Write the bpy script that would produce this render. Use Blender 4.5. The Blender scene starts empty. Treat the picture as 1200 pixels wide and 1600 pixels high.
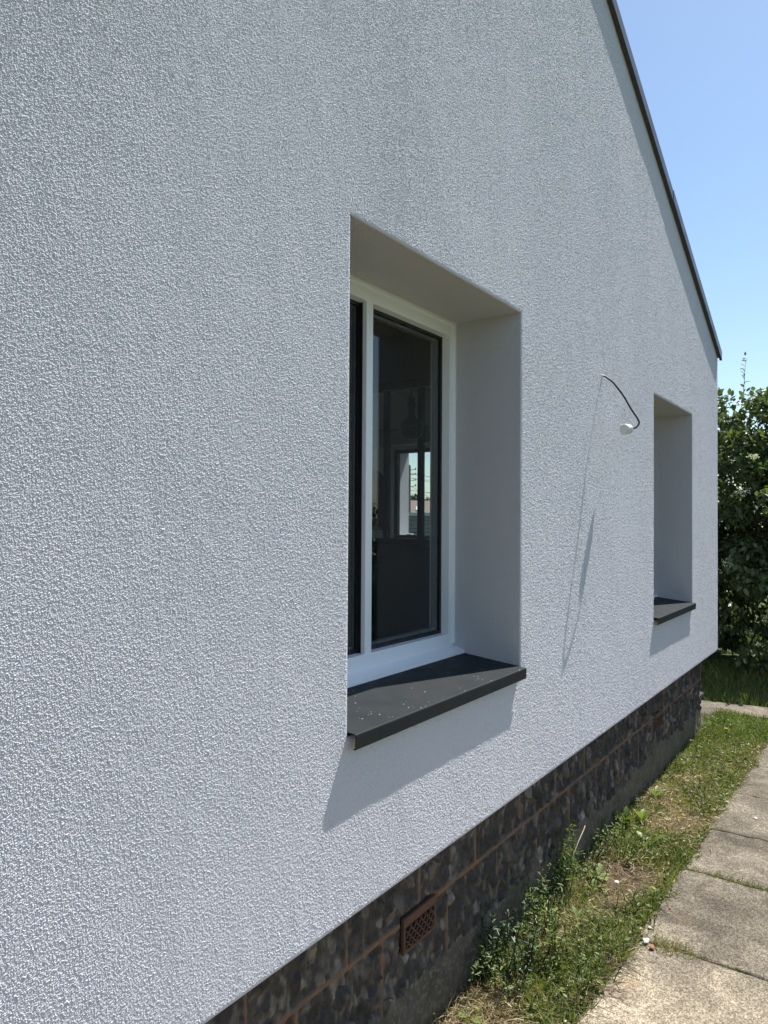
import bpy, bmesh, math, random
import numpy as np
from mathutils import Vector, Matrix, kdtree, noise as mnoise

S = bpy.context.scene
COL = S.collection
H = 1.68                      # eye height above the ground (all z below are written relative to the eye)

# ---------------------------------------------------------------- camera
cam = bpy.data.cameras.new('camera'); co = bpy.data.objects.new('camera', cam); COL.objects.link(co)
F = Vector((0.81999, 0.57221, 0.01375)).normalized(); R = Vector((0.57219, -0.8201, 0.00583)).normalized()
U = R.cross(F).normalized(); R = F.cross(U).normalized()
M = Matrix((R, U, -F)).transposed().to_4x4(); M.translation = Vector((0, -1.15, H))
co.matrix_world = M
cam.sensor_fit = 'HORIZONTAL'; cam.sensor_width = 36; cam.lens = 1131.27/1200*36
cam.clip_start = 0.05; cam.clip_end = 3000
S.camera = co

# ---------------------------------------------------------------- light
SUN = Vector((.52, -.138, 1.0)).normalized()           # towards the sun
el = math.asin(SUN.z); az = math.atan2(SUN.y, SUN.x)
w = bpy.data.worlds.new("World"); S.world = w; w.use_nodes = True
nt = w.node_tree; bg = nt.nodes['Background']
sky = nt.nodes.new('ShaderNodeTexSky'); sky.sky_type = 'NISHITA'; sky.sun_disc = False
sky.sun_elevation = el; sky.sun_rotation = math.pi/2 - az
sky.air_density = 1.1; sky.dust_density = 0.6; sky.ozone_density = 0.4; sky.altitude = 100
def N(nt, t, **kw):
    n = nt.nodes.new(t)
    for k, v in kw.items(): setattr(n, k, v)
    return n
def L(nt, a, b): nt.links.new(a, b)
# low cumulus near the horizon
tc = N(nt, 'ShaderNodeTexCoord'); sep = N(nt, 'ShaderNodeSeparateXYZ'); L(nt, tc.outputs['Generated'], sep.inputs[0])
mp = N(nt, 'ShaderNodeMapping'); mp.inputs['Scale'].default_value = (1, 1, 2.2); L(nt, tc.outputs['Generated'], mp.inputs[0])
cn = N(nt, 'ShaderNodeTexNoise'); cn.inputs['Scale'].default_value = 5.5; cn.inputs['Detail'].default_value = 9; cn.inputs['Roughness'].default_value = .58
L(nt, mp.outputs[0], cn.inputs['Vector'])
hgt = N(nt, 'ShaderNodeMapRange'); hgt.inputs[1].default_value = .0; hgt.inputs[2].default_value = .20; hgt.inputs[3].default_value = .17; hgt.inputs[4].default_value = -.16
L(nt, sep.outputs['Z'], hgt.inputs[0])
ad = N(nt, 'ShaderNodeMath', operation='ADD'); L(nt, cn.outputs[0], ad.inputs[0]); L(nt, hgt.outputs[0], ad.inputs[1])
cm = N(nt, 'ShaderNodeMapRange'); cm.interpolation_type = 'SMOOTHSTEP'; cm.inputs[1].default_value = .52; cm.inputs[2].default_value = .66
L(nt, ad.outputs[0], cm.inputs[0])
ccn = N(nt, 'ShaderNodeTexNoise'); ccn.inputs['Scale'].default_value = 14; ccn.inputs['Detail'].default_value = 6; L(nt, mp.outputs[0], ccn.inputs['Vector'])
ccr = N(nt, 'ShaderNodeMapRange'); ccr.inputs[1].default_value = .35; ccr.inputs[2].default_value = .65; ccr.inputs[3].default_value = 5.0; ccr.inputs[4].default_value = 8.5
L(nt, ccn.outputs[0], ccr.inputs[0])
ccc = N(nt, 'ShaderNodeCombineXYZ'); 
for i in range(3): L(nt, ccr.outputs[0], ccc.inputs[i])
mx = N(nt, 'ShaderNodeMix', data_type='RGBA'); L(nt, cm.outputs[0], mx.inputs['Factor']); skt = N(nt, 'ShaderNodeMix', data_type='RGBA', blend_type='MULTIPLY'); skt.inputs[0].default_value = 1; skt.inputs['B'].default_value = (1.05, 1.135, 1.17, 1)
L(nt, sky.outputs[0], skt.inputs['A']); L(nt, skt.outputs['Result'], mx.inputs['A']); L(nt, ccc.outputs[0], mx.inputs['B'])
L(nt, mx.outputs['Result'], bg.inputs[0]); bg.inputs[1].default_value = 0.078
sl = bpy.data.lights.new('sun', 'SUN'); sl.energy = 5.0; sl.angle = math.radians(.42); sl.color = (1, .975, .94)
so = bpy.data.objects.new('sun', sl); COL.objects.link(so); so.rotation_euler = SUN.to_track_quat('Z', 'Y').to_euler()
S.view_settings.view_transform = 'Standard'; S.view_settings.look = 'None'; S.view_settings.gamma = 1
S.view_settings.use_curve_mapping = False; S.view_settings.exposure = 0.85
S.cycles.max_bounces = 10; S.cycles.transparent_max_bounces = 24

rnd = random.Random(7); rng = np.random.default_rng(7)

# ---------------------------------------------------------------- helpers
def tag(o, label=None, cat=None, group=None, kind=None):
    if label: o['label'] = label
    if cat: o['category'] = cat
    if group: o['group'] = group
    if kind: o['kind'] = kind
    return o
def empty(name, loc=(0, 0, 0), parent=None):
    o = bpy.data.objects.new(name, None); COL.objects.link(o); o.location = loc; o.empty_display_size = .1
    if parent: o.parent = parent
    return o
def link(name, me, mat, parent=None, smooth=False):
    o = bpy.data.objects.new(name, me); COL.objects.link(o)
    if mat: me.materials.append(mat)
    if smooth: me.shade_smooth()
    if parent is not None:
        o.parent = parent
        o.matrix_parent_inverse = Matrix.Translation(-wloc(parent))
    return o
def wloc(o):
    v = Vector(o.location)
    if o.parent is not None: v = v + o.matrix_parent_inverse.translation + wloc(o.parent)
    return v
def obj(name, bm, mat, parent=None, smooth=False, dz=H):
    me = bpy.data.meshes.new(name)
    if dz: bmesh.ops.translate(bm, verts=bm.verts, vec=(0, 0, dz))
    bm.normal_update(); bm.to_mesh(me); bm.free()
    return link(name, me, mat, parent, smooth)
def arr(name, V, Fc, mat, parent=None, smooth=False, tone=None, dz=H):
    me = bpy.data.meshes.new(name); V = np.asarray(V, float).copy(); V[:, 2] += dz
    Fc = np.asarray(Fc, np.int32); nf, k = Fc.shape
    me.vertices.add(len(V)); me.vertices.foreach_set('co', V.ravel())
    me.loops.add(nf*k); me.loops.foreach_set('vertex_index', Fc.ravel())
    me.polygons.add(nf); me.polygons.foreach_set('loop_start', np.arange(nf, dtype=np.int32)*k)
    me.update(calc_edges=True); me.validate()
    if tone is not None:
        a = me.attributes.new('tone', 'FLOAT', 'POINT'); a.data.foreach_set('value', np.asarray(tone, np.float32))
    return link(name, me, mat, parent, smooth)
def box(bm, a, b, bev=0):
    (x0, y0, z0), (x1, y1, z1) = a, b
    r = bmesh.ops.create_cube(bm, size=1); vs = r['verts']
    for v in vs: v.co = Vector((x0+(v.co.x+.5)*(x1-x0), y0+(v.co.y+.5)*(y1-y0), z0+(v.co.z+.5)*(z1-z0)))
    if bev:
        es = list({e for v in vs for e in v.link_edges})
        bmesh.ops.bevel(bm, geom=es, offset=bev, segments=2, affect='EDGES', profile=.5)
    return vs
def boxobj(name, a, b, mat, parent=None, bev=0):
    bm = bmesh.new(); box(bm, a, b, bev); return obj(name, bm, mat, parent)
def bar(bm, p, q, wx, wy, up=Vector((0, 0, 1))):
    p, q = Vector(p), Vector(q); d = (q-p); l = d.length; d.normalize()
    if abs(d.dot(up)) > .95: up = Vector((0, 1, 0))
    s = d.cross(up).normalized(); u = s.cross(d)
    vs = []
    for t in (p, q):
        for a, b in ((-1, -1), (1, -1), (1, 1), (-1, 1)): vs.append(bm.verts.new(t+s*a*wx/2+u*b*wy/2))
    for f in ((0, 1, 2, 3), (7, 6, 5, 4), (0, 4, 5, 1), (1, 5, 6, 2), (2, 6, 7, 3), (3, 7, 4, 0)): bm.faces.new([vs[i] for i in f])
def tube(bm, pts, rad, seg=8, cap=True):
    pts = [Vector(p) for p in pts]; rad = rad if hasattr(rad, '__len__') else [rad]*len(pts); rings = []
    n = None
    for i, p in enumerate(pts):
        d = (pts[min(i+1, len(pts)-1)]-pts[max(i-1, 0)])
        d = d.normalized() if d.length > 1e-9 else Vector((0, 0, 1))
        if n is None: n = d.orthogonal().normalized()
        n = (n-d*n.dot(d)); n = n.normalized() if n.length > 1e-6 else d.orthogonal().normalized(); b = d.cross(n)
        rings.append([bm.verts.new(p+(n*math.cos(2*math.pi*k/seg)+b*math.sin(2*math.pi*k/seg))*rad[i]) for k in range(seg)])
    for A, B in zip(rings, rings[1:]):
        for k in range(seg): bm.faces.new((A[k], A[(k+1) % seg], B[(k+1) % seg], B[k]))
    if cap:
        bm.faces.new(rings[0][::-1]); bm.faces.new(rings[-1])
def spline(pts, n=8):
    pts = [Vector(p) for p in pts]; out = []
    P = [pts[0]*2-pts[1]]+pts+[pts[-1]*2-pts[-2]]
    for i in range(1, len(P)-2):
        for k in range(n):
            t = k/n; a, b, c, d = P[i-1:i+3]
            out.append(.5*((2*b)+(c-a)*t+(2*a-5*b+4*c-d)*t*t+(3*b-a-3*c+d)*t**3))
    out.append(pts[-1]); return out

# ---------------------------------------------------------------- materials
def mat(name, col=(.5, .5, .5), rough=.6, metal=0, spec=.5):
    m = bpy.data.materials.new(name); m.use_nodes = True; p = m.node_tree.nodes['Principled BSDF']
    p.inputs['Base Color'].default_value = (*col, 1); p.inputs['Roughness'].default_value = rough
    p.inputs['Metallic'].default_value = metal; p.inputs['Specular IOR Level'].default_value = spec
    return m, m.node_tree, p
def coords(nt, scale=(1, 1, 1), loc=(0, 0, 0), rot=(0, 0, 0)):
    t = N(nt, 'ShaderNodeTexCoord'); m = N(nt, 'ShaderNodeMapping'); L(nt, t.outputs['Object'], m.inputs[0])
    m.inputs['Scale'].default_value = scale; m.inputs['Location'].default_value = loc; m.inputs['Rotation'].default_value = rot
    return m.outputs[0]
def noise(nt, v, scale, detail=3, rough=.5, dist=0):
    n = N(nt, 'ShaderNodeTexNoise'); n.inputs['Scale'].default_value = scale; n.inputs['Detail'].default_value = detail
    n.inputs['Roughness'].default_value = rough; n.inputs['Distortion'].default_value = dist; L(nt, v, n.inputs['Vector']); return n.outputs[0]
def rng_(nt, v, a, b, c=0, d=1, smooth=False):
    n = N(nt, 'ShaderNodeMapRange'); 
    if smooth: n.interpolation_type = 'SMOOTHSTEP'
    for i, x in zip((1, 2, 3, 4), (a, b, c, d)): n.inputs[i].default_value = x
    L(nt, v, n.inputs[0]); return n.outputs[0]
def mixc(nt, f, a, b, mode='MIX'):
    n = N(nt, 'ShaderNodeMix', data_type='RGBA', blend_type=mode)
    for s, x in (('Factor', f), ('A', a), ('B', b)):
        if hasattr(x, 'is_linked'): L(nt, x, n.inputs[s])
        elif s == 'Factor': n.inputs[0].default_value = x
        else: n.inputs[s].default_value = (*x, 1)
    return n.outputs['Result']
def mth(nt, op, a, b=0.0):
    n = N(nt, 'ShaderNodeMath', operation=op)
    for i, x in enumerate((a, b)):
        if hasattr(x, 'is_linked'): L(nt, x, n.inputs[i])
        else: n.inputs[i].default_value = x
    return n.outputs[0]
def bump(nt, p, h, dist, strength=1.0, prev=None):
    b = N(nt, 'ShaderNodeBump'); b.inputs['Distance'].default_value = dist; b.inputs['Strength'].default_value = strength
    L(nt, h, b.inputs['Height'])
    if prev is not None: L(nt, prev, b.inputs['Normal'])
    L(nt, b.outputs[0], p.inputs['Normal']); return b.outputs[0]

# roughcast render
RENDER, nt, p = mat('roughcast', (.72, .72, .72), .92, 0, .15)
c1 = coords(nt)
v = N(nt, 'ShaderNodeTexVoronoi', feature='SMOOTH_F1'); v.inputs['Scale'].default_value = 240; v.inputs['Smoothness'].default_value = .35
nd = N(nt, 'ShaderNodeTexNoise'); nd.inputs['Scale'].default_value = 120; nd.inputs['Detail'].default_value = 2; L(nt, c1, nd.inputs['Vector'])
vm = N(nt, 'ShaderNodeVectorMath', operation='SCALE'); L(nt, nd.outputs['Color'], vm.inputs[0]); vm.inputs['Scale'].default_value = .008
va = N(nt, 'ShaderNodeVectorMath', operation='ADD'); L(nt, c1, va.inputs[0]); L(nt, vm.outputs[0], va.inputs[1]); L(nt, va.outputs[0], v.inputs['Vector'])
g1 = mth(nt, 'MULTIPLY', v.outputs['Distance'], -1.0)
g2 = mth(nt, 'ADD', g1, mth(nt, 'MULTIPLY', noise(nt, c1, 330, 4, .6), 1.3))
g3 = mth(nt, 'ADD', g2, mth(nt, 'MULTIPLY', noise(nt, c1, 70, 2, .5), .9))
lo = noise(nt, coords(nt, (6, 6, 2.2)), 1.0, 3, .55)
lo2 = noise(nt, coords(nt, (1.1, 1.1, .5)), 1.0, 2, .5)
b1 = bump(nt, p, lo, .006, 1.0)
b0 = bump(nt, p, lo2, .014, 1.0, b1)
bump(nt, p, g3, .0022, 1.0, b0)
L(nt, mixc(nt, rng_(nt, noise(nt, coords(nt, (1, 1, .35)), 2.0, 5, .6), .35, .7), (.575, .562, .588), (.550, .538, .565)), p.inputs['Base Color'])

COATM, nt, p = mat('roughcast_coat', (.545, .545, .55), .92, 0, .15)
L(nt, mixc(nt, rng_(nt, noise(nt, coords(nt, (1, 1, .35)), 2.0, 5, .6), .35, .7), (.575, .562, .588), (.550, .538, .565)), p.inputs['Base Color'])
PLASTER, nt, p = mat('plaster', (.75, .75, .75), .9)
bump(nt, p, noise(nt, coords(nt), 60, 4), .0006)
L(nt, mixc(nt, noise(nt, coords(nt), 1.3, 3), (.72, .72, .72), (.78, .78, .77)), p.inputs['Base Color'])
DARKWALL, nt, p = mat('dark_paint', (.045, .048, .06), .7)
L(nt, mixc(nt, noise(nt, coords(nt), 2, 3), (.19, .195, .21), (.23, .235, .25)), p.inputs['Base Color'])
DARKPANEL, nt, p = mat('dark_panel', (.05, .05, .06), .7)
L(nt, mixc(nt, noise(nt, coords(nt), 2, 3), (.05, .053, .06), (.065, .068, .075)), p.inputs['Base Color'])
CEIL, nt, p = mat('ceiling_paint', (.12, .12, .13), .9)
L(nt, mixc(nt, noise(nt, coords(nt), 2, 3), (.42, .42, .43), (.5, .5, .5)), p.inputs['Base Color'])
FLOORM, nt, p = mat('floor_boards', (.16, .11, .07), .5)
L(nt, mixc(nt, noise(nt, coords(nt, (1, 12, 1)), 3, 4), (.22, .16, .10), (.32, .24, .16)), p.inputs['Base Color'])
PVC, nt, p = mat('white_pvc', (.8, .82, .84), .32)
L(nt, mixc(nt, noise(nt, coords(nt), 3, 4), (.84, .85, .87), (.80, .82, .85)), p.inputs['Base Color'])
bump(nt, p, noise(nt, coords(nt, (1, 1, 1)), 25, 3), .0004)
GASKET, nt, p = mat('black_gasket', (.008, .008, .01), .45)
L(nt, noise(nt, coords(nt), 20, 2), p.inputs['Roughness'])
STEEL, nt, p = mat('black_steel', (.012, .012, .014), .5)
L(nt, mixc(nt, noise(nt, coords(nt), 15, 3), (.010, .010, .012), (.018, .018, .02)), p.inputs['Base Color'])
# anthracite coated aluminium, with dried splashes
ALU, nt, p = mat('anthracite_aluminium', (.028, .030, .032), .45, 0, .12)
cs = coords(nt)
sv = N(nt, 'ShaderNodeTexVoronoi'); sv.inputs['Scale'].default_value = 75; L(nt, coords(nt, (1, 1.5, 1)), sv.inputs['Vector'])
svr = N(nt, 'ShaderNodeSeparateColor'); L(nt, sv.outputs['Color'], svr.inputs[0])
rad = rng_(nt, svr.outputs[0], .6, 1.0, .0, .22)
dot = mth(nt, 'LESS_THAN', sv.outputs['Distance'], rad)
gs = N(nt, 'ShaderNodeNewGeometry'); gsn = N(nt, 'ShaderNodeSeparateXYZ'); L(nt, gs.outputs['True Normal'], gsn.inputs[0])
dot = mth(nt, 'MULTIPLY', dot, mth(nt, 'GREATER_THAN', gsn.outputs['Z'], .7))
msk = mth(nt, 'MULTIPLY', dot, mth(nt, 'GREATER_THAN', noise(nt, cs, 9, 2), .50))
L(nt, mixc(nt, mth(nt, 'MULTIPLY', msk, .75), mixc(nt, noise(nt, cs, 6, 4), (.016, .019, .021), (.027, .031, .033)), (.5, .5, .48)), p.inputs['Base Color'])
L(nt, rng_(nt, noise(nt, cs, 14, 5, .6), .3, .7, .45, .65), p.inputs['Roughness'])
bump(nt, p, noise(nt, cs, 900, 2), .00012)
TRIM, nt, p = mat('dark_grey_trim', (.035, .036, .04), .35, 0, .6)
L(nt, rng_(nt, noise(nt, coords(nt), 8, 4), .3, .7, .3, .5), p.inputs['Roughness'])
WOOD, nt, p = mat('soffit_wood', (.12, .07, .045), .7)
L(nt, mixc(nt, noise(nt, coords(nt, (2, 20, 20)), 3, 4), (.09, .055, .035), (.17, .10, .065)), p.inputs['Base Color'])
ROOFM, nt, p = mat('roof_slate', (.06, .062, .07), .6)
L(nt, mixc(nt, noise(nt, coords(nt), 5, 4), (.05, .05, .06), (.08, .08, .09)), p.inputs['Base Color'])
# glass pane
def glass(name, tint, boost=1.6, rough=0.0):
    m = bpy.data.materials.new(name); m.use_nodes = True; nt = m.node_tree; nt.nodes.remove(nt.nodes['Principled BSDF'])
    tr = N(nt, 'ShaderNodeBsdfTransparent'); tr.inputs[0].default_value = (*tint, 1); gl = N(nt, 'ShaderNodeBsdfGlossy'); gl.inputs['Roughness'].default_value = rough
    ge = N(nt, 'ShaderNodeNewGeometry'); dt = N(nt, 'ShaderNodeVectorMath', operation='DOT_PRODUCT'); L(nt, ge.outputs['Incoming'], dt.inputs[0]); L(nt, ge.outputs['Normal'], dt.inputs[1])
    sch = mth(nt, 'POWER', mth(nt, 'SUBTRACT', 1.0, mth(nt, 'ABSOLUTE', dt.outputs['Value'])), 5.0)      # Schlick reflectance
    f = mth(nt, 'MULTIPLY', mth(nt, 'ADD', mth(nt, 'MULTIPLY', sch, .96), .04), boost); nn = N(nt, 'ShaderNodeMath', operation='MINIMUM'); L(nt, f, nn.inputs[0]); nn.inputs[1].default_value = 1
    bb = N(nt, 'ShaderNodeBump'); bb.inputs['Distance'].default_value = .0004; L(nt, noise(nt, coords(nt), 2.5, 1), bb.inputs['Height']); L(nt, bb.outputs[0], gl.inputs['Normal'])
    mxs = N(nt, 'ShaderNodeMixShader'); L(nt, nn.outputs[0], mxs.inputs[0]); L(nt, tr.outputs[0], mxs.inputs[1]); L(nt, gl.outputs[0], mxs.inputs[2])
    L(nt, mxs.outputs[0], nt.nodes['Material Output'].inputs[0]); return m
GLASS = glass('window_glass', (.955, .975, .973), 1.15)
BULB = glass('smoked_glass', (.62, .58, .54), 1.2)

# flint blocks (bump + colour per facet through the point attribute 'tone')
FLINT, nt, p = mat('flint_plinth', (.2, .18, .16), .6)
cf = coords(nt)
at = N(nt, 'ShaderNodeAttribute', attribute_name='tone')
cr = N(nt, 'ShaderNodeValToRGB'); L(nt, at.outputs['Fac'], cr.inputs[0])
cr.color_ramp.elements[0].color = (.030, .026, .026, 1); cr.color_ramp.elements[1].color = (.45, .41, .36, 1)
for pos, c in ((.3, (.07, .058, .05, 1)), (.55, (.14, .12, .10, 1)), (.8, (.22, .19, .165, 1))):
    e = cr.color_ramp.elements.new(pos); e.color = c
cf1 = mixc(nt, rng_(nt, noise(nt, cf, 28, 5, .65), .3, .7), (.35, .35, .35), (1.5, 1.45, 1.4), 'MIX')
base = mixc(nt, 1.0, cr.outputs[0], cf1, 'MULTIPLY')
sepf = N(nt, 'ShaderNodeSeparateXYZ'); L(nt, cf, sepf.inputs[0])
at2 = N(nt, 'ShaderNodeAttribute', attribute_name='mortar')
at3 = N(nt, 'ShaderNodeAttribute', attribute_name='cement')
mcol = mixc(nt, rng_(nt, noise(nt, cf, 9, 5, .7), .38, .62), (.24, .11, .05), (.11, .085, .065))
b2 = mixc(nt, at2.outputs['Fac'], base, mcol)
ccol = mixc(nt, rng_(nt, noise(nt, cf, 6, 6, .7), .35, .7), (.045, .037, .031), (.15, .125, .10))
ccol = mixc(nt, rng_(nt, noise(nt, cf, 60, 5, .7), .5, .72), ccol, (.24, .21, .17))
L(nt, mixc(nt, at3.outputs['Fac'], b2, ccol), p.inputs['Base Color'])
bump(nt, p, noise(nt, cf, 90, 6, .7), .004)
BRICKRED, nt, p = mat('terracotta', (.30, .12, .05), .8)
L(nt, mixc(nt, noise(nt, coords(nt), 30, 5), (.15, .062, .026), (.075, .045, .030)), p.inputs['Base Color'])
HOLESHADE, nt, p = mat('hole_shade', (.006, .006, .006), .9)  # near-black colour standing for the shade inside holes
L(nt, mixc(nt, noise(nt, coords(nt), 30, 2), (.004, .004, .004), (.009, .008, .008)), p.inputs['Base Color'])

# concrete path
CONC, nt, p = mat('concrete_path', (.32, .29, .25), .9, 0, .2)
cc = coords(nt)
n1 = rng_(nt, noise(nt, cc, 2.2, 6, .62), .36, .66)
n2 = noise(nt, cc, 260, 3, .6); n3 = noise(nt, cc, 38, 5, .7)
sepc = N(nt, 'ShaderNodeSeparateXYZ'); L(nt, cc, sepc.inputs[0])
worn = rng_(nt, mth(nt, 'ADD', sepc.outputs['X'], mth(nt, 'MULTIPLY', noise(nt, cc, 3, 4), .9)), 3.05, 3.75, 1, 0, True)   # sandy worn slab nearest
ca = mixc(nt, n1, (.120, .108, .092), (.235, .215, .182))
ca = mixc(nt, worn, ca, (.34, .305, .248))
gr = N(nt, 'ShaderNodeTexVoronoi'); gr.inputs['Scale'].default_value = 210; L(nt, cc, gr.inputs['Vector'])
grs = N(nt, 'ShaderNodeSeparateColor'); L(nt, gr.outputs['Color'], grs.inputs[0])
cb = mixc(nt, rng_(nt, grs.outputs[0], .15, .95), (.55, .54, .52), (1.5, 1.45, 1.38))
cd = mixc(nt, 1.0, ca, cb, 'MULTIPLY')
ce = mixc(nt, rng_(nt, n3, .35, .7), (.75, .75, .75), (1.15, 1.13, 1.1))
ceo = mixc(nt, 1.0, cd, ce, 'MULTIPLY')
pat = rng_(nt, noise(nt, coords(nt, (1, 1, 1), (3, 1, 0)), 5.5, 7, .7, .6), .42, .60)
ceo = mixc(nt, 1.0, ceo, mixc(nt, pat, (.72, .69, .64), (1.12, 1.09, 1.02)), 'MULTIPLY')
lich = mth(nt, 'MULTIPLY', rng_(nt, noise(nt, cc, 17, 5, .75), .62, .70), .55)
ceo = mixc(nt, lich, ceo, (.10, .09, .075))
# rusty yellow stains with a shape of their own
def spot(x, y, r):
    d = N(nt, 'ShaderNodeVectorMath', operation='DISTANCE'); L(nt, cc, d.inputs[0]); d.inputs[1].default_value = (x, y, H*0+.03)
    dd = mth(nt, 'ADD', d.outputs['Value'], mth(nt, 'MULTIPLY', noise(nt, cc, 22, 4), r*.9))
    return rng_(nt, dd, r*.6, r*1.5, 1, 0, True)
st = mth(nt, 'MULTIPLY', mth(nt, 'MAXIMUM', spot(3.28, -.43, .05), spot(2.72, -.36, .07)), .30)
ceo = mixc(nt, st, ceo, (.42, .24, .09))
wh = mth(nt, 'MULTIPLY', mth(nt, 'MAXIMUM', mth(nt, 'MAXIMUM', spot(3.36, -.42, .03), spot(3.22, -.44, .028)), mth(nt, 'MAXIMUM', spot(3.0, -.62, .035), spot(3.02, -.33, .05))), .8)
ceo = mixc(nt, wh, ceo, (.62, .60, .56))
L(nt, ceo, p.inputs['Base Color'])
hb = mth(nt, 'ADD', mth(nt, 'MULTIPLY', n2, .5), mth(nt, 'MULTIPLY', gr.outputs['Distance'], -.8))
bb = bump(nt, p, n3, .006)
bump(nt, p, hb, .0022, 1.0, bb)

SOIL, nt, p = mat('soil', (.1, .07, .05), .95, 0, .1)
cso = coords(nt)
L(nt, mixc(nt, rng_(nt, noise(nt, cso, 40, 6, .7), .3, .7), (.055, .036, .024), (.17, .125, .085)), p.inputs['Base Color'])
bump(nt, p, noise(nt, cso, 90, 6, .7), .02)
LAWN, nt, p = mat('ground_grass', (.06, .09, .03), .95, 0, .1)
cso = coords(nt)
L(nt, mixc(nt, rng_(nt, noise(nt, cso, 3, 6, .7), .3, .7), (.045, .07, .02), (.11, .12, .045)), p.inputs['Base Color'])
bump(nt, p, noise(nt, cso, 40, 6, .7), .03)

def leafmat(name, c0, c1, trans=.35, rough=.5, c2=None):
    m, nt, p = mat(name, c0, rough, 0, .4)
    at = N(nt, 'ShaderNodeAttribute', attribute_name='tone')
    cr = N(nt, 'ShaderNodeValToRGB'); L(nt, at.outputs['Fac'], cr.inputs[0])
    cr.color_ramp.elements[0].color = (*c0, 1); cr.color_ramp.elements[1].color = (*(c2 or c1), 1)
    if c2: e = cr.color_ramp.elements.new(.75); e.color = (*c1, 1)
    L(nt, cr.outputs[0], p.inputs['Base Color'])
    tl = N(nt, 'ShaderNodeBsdfTranslucent'); br = mixc(nt, 1.0, cr.outputs[0], (1.6, 1.75, .7), 'MULTIPLY'); L(nt, br, tl.inputs[0])
    ms = N(nt, 'ShaderNodeMixShader'); ms.inputs[0].default_value = trans; L(nt, p.outputs[0], ms.inputs[1]); L(nt, tl.outputs[0], ms.inputs[2])
    L(nt, ms.outputs[0], nt.nodes['Material Output'].inputs[0]); return m
LEAF = leafmat('leaf_green', (.028, .046, .015), (.15, .19, .085), .25, .38)
WEED = leafmat('weed_green', (.045, .075, .016), (.17, .22, .055), .3, .5, (.22, .26, .10))
GRASSM = leafmat('grass_green', (.05, .075, .018), (.18, .215, .06), .3, .6, (.33, .29, .14))
STRAW = leafmat('straw', (.16, .11, .055), (.42, .34, .19), .25, .7, (.62, .56, .40))
CREAM = leafmat('cream_floret', (.50, .50, .34), (.78, .77, .58), .3, .7)
DARKLEAF = leafmat('dark_leaf', (.018, .034, .012), (.06, .10, .03), .25, .4)
BARK, nt, p = mat('bark', (.10, .08, .06), .9)
L(nt, mixc(nt, noise(nt, coords(nt, (1, 1, .2)), 60, 4), (.04, .035, .03), (.11, .09, .07)), p.inputs['Base Color'])
bump(nt, p, noise(nt, coords(nt, (1, 1, .2)), 60, 4), .01)

# ---------------------------------------------------------------- setting: ground, paths
bm = bmesh.new()
for a, b, c, d in ((-900, -900, 1500, 900),):
    vs = [bm.verts.new(q) for q in ((a, b, -1.72), (c, b, -1.72), (c, d, -1.72), (a, d, -1.72))]; bm.faces.new(vs)
tag(obj('ground', bm, LAWN), kind='structure')

X1, X2, X3, X4, XC = 1.4854, 2.5485, 4.4444, 5.4626, 6.4012
ZB, ZH, ZS, ZH2, ZS2 = -1.0299, .8004, -.5278, .7746, -.5425
DEP = .287

def pathedge(x):                    # left edge of the concrete path
    return np.interp(x, [0, 2.36, 2.98, 3.93, 6.38, 9], [-.20, -.252, -.290, -.310, -.368, -.43])
def gz(x, y):                       # the height of the planted strip
    return -1.70+.022*mnoise.noise((x*3.1, y*3.1, 0))+.012*mnoise.noise((x*11, y*11, 3))+.05*max(0, y+.05)
# soil strip between house and path
xs = np.arange(-1.5, 7.2, .03); ys = np.arange(-.50, .24, .02)
V = []; 
for x in xs:
    for y in ys: V.append((x, y, gz(x, y)+.006*mnoise.noise((x*45, y*45, 1))-(.05 if y < float(pathedge(x))-.015 else 0)))
n = len(ys); Fc = [(i*n+j, (i+1)*n+j, (i+1)*n+j+1, i*n+j+1) for i in range(len(xs)-1) for j in range(n-1)]
tag(arr('soil_strip', V, Fc, SOIL, smooth=True), kind='structure')

# concrete path: slabs with open joints and crumbled edges
JX = [-1.6, -.9, -.25, .4, 1.05, 1.7, 2.36, 3.03, 3.765, 4.34, 5.0, 5.65, 6.3, 6.95]
JSK = [rnd.uniform(-.03, .03) for _ in JX]
bm = bmesh.new()
for k, (a, b) in enumerate(zip(JX, JX[1:])):
    jg = .004 if abs(a-3.765) < .01 else .0018; jh = .004 if abs(b-3.765) < .01 else .0018; a += jg; b -= jh; sk0 = JSK[k]; sk1 = JSK[k+1]; step = rnd.uniform(-.006, .006); off = rnd.uniform(-.012, .010); dz = rnd.uniform(-.004, .004)
    nx = 40; ny = 24; g = {}
    for i in range(nx+1):
        for j in range(ny+1):
            x = a+(b-a)*i/nx; y0 = float(pathedge(x))+off+.010*mnoise.noise((x*9, 1.3, 0))+.006*mnoise.noise((x*38, 2.3, 0))
            y = y0+(-1.75-y0)*(j/ny)**1.25
            x += (sk0*(1-i/nx)+sk1*i/nx)*(j/ny)
            if i in (0, nx): x += .007*mnoise.noise((a*3+i, y*16, 5))
            z = -1.68+dz+.003*mnoise.noise((x*4, y*4, 9))
            z -= .007*max(0, 1-min(i, nx-i)/1.5)*(.6+mnoise.noise((x*9, y*20, 7)))+(.012 if j == 0 else 0)
            g[i, j] = bm.verts.new((x, y, z))
    for i in range(nx):
        for j in range(ny): bm.faces.new((g[i, j], g[i, j+1], g[i+1, j+1], g[i+1, j]))
    bot = {}
    per = [(i, 0) for i in range(nx+1)]+[(nx, j) for j in range(1, ny+1)]+[(i, ny) for i in range(nx-1, -1, -1)]+[(0, j) for j in range(ny-1, 0, -1)]
    for q in per: bot[q] = bm.verts.new(g[q].co-Vector((0, 0, .09)))
    for q, r in zip(per, per[1:]+per[:1]): bm.faces.new((g[q], g[r], bot[r], bot[q]))
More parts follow.
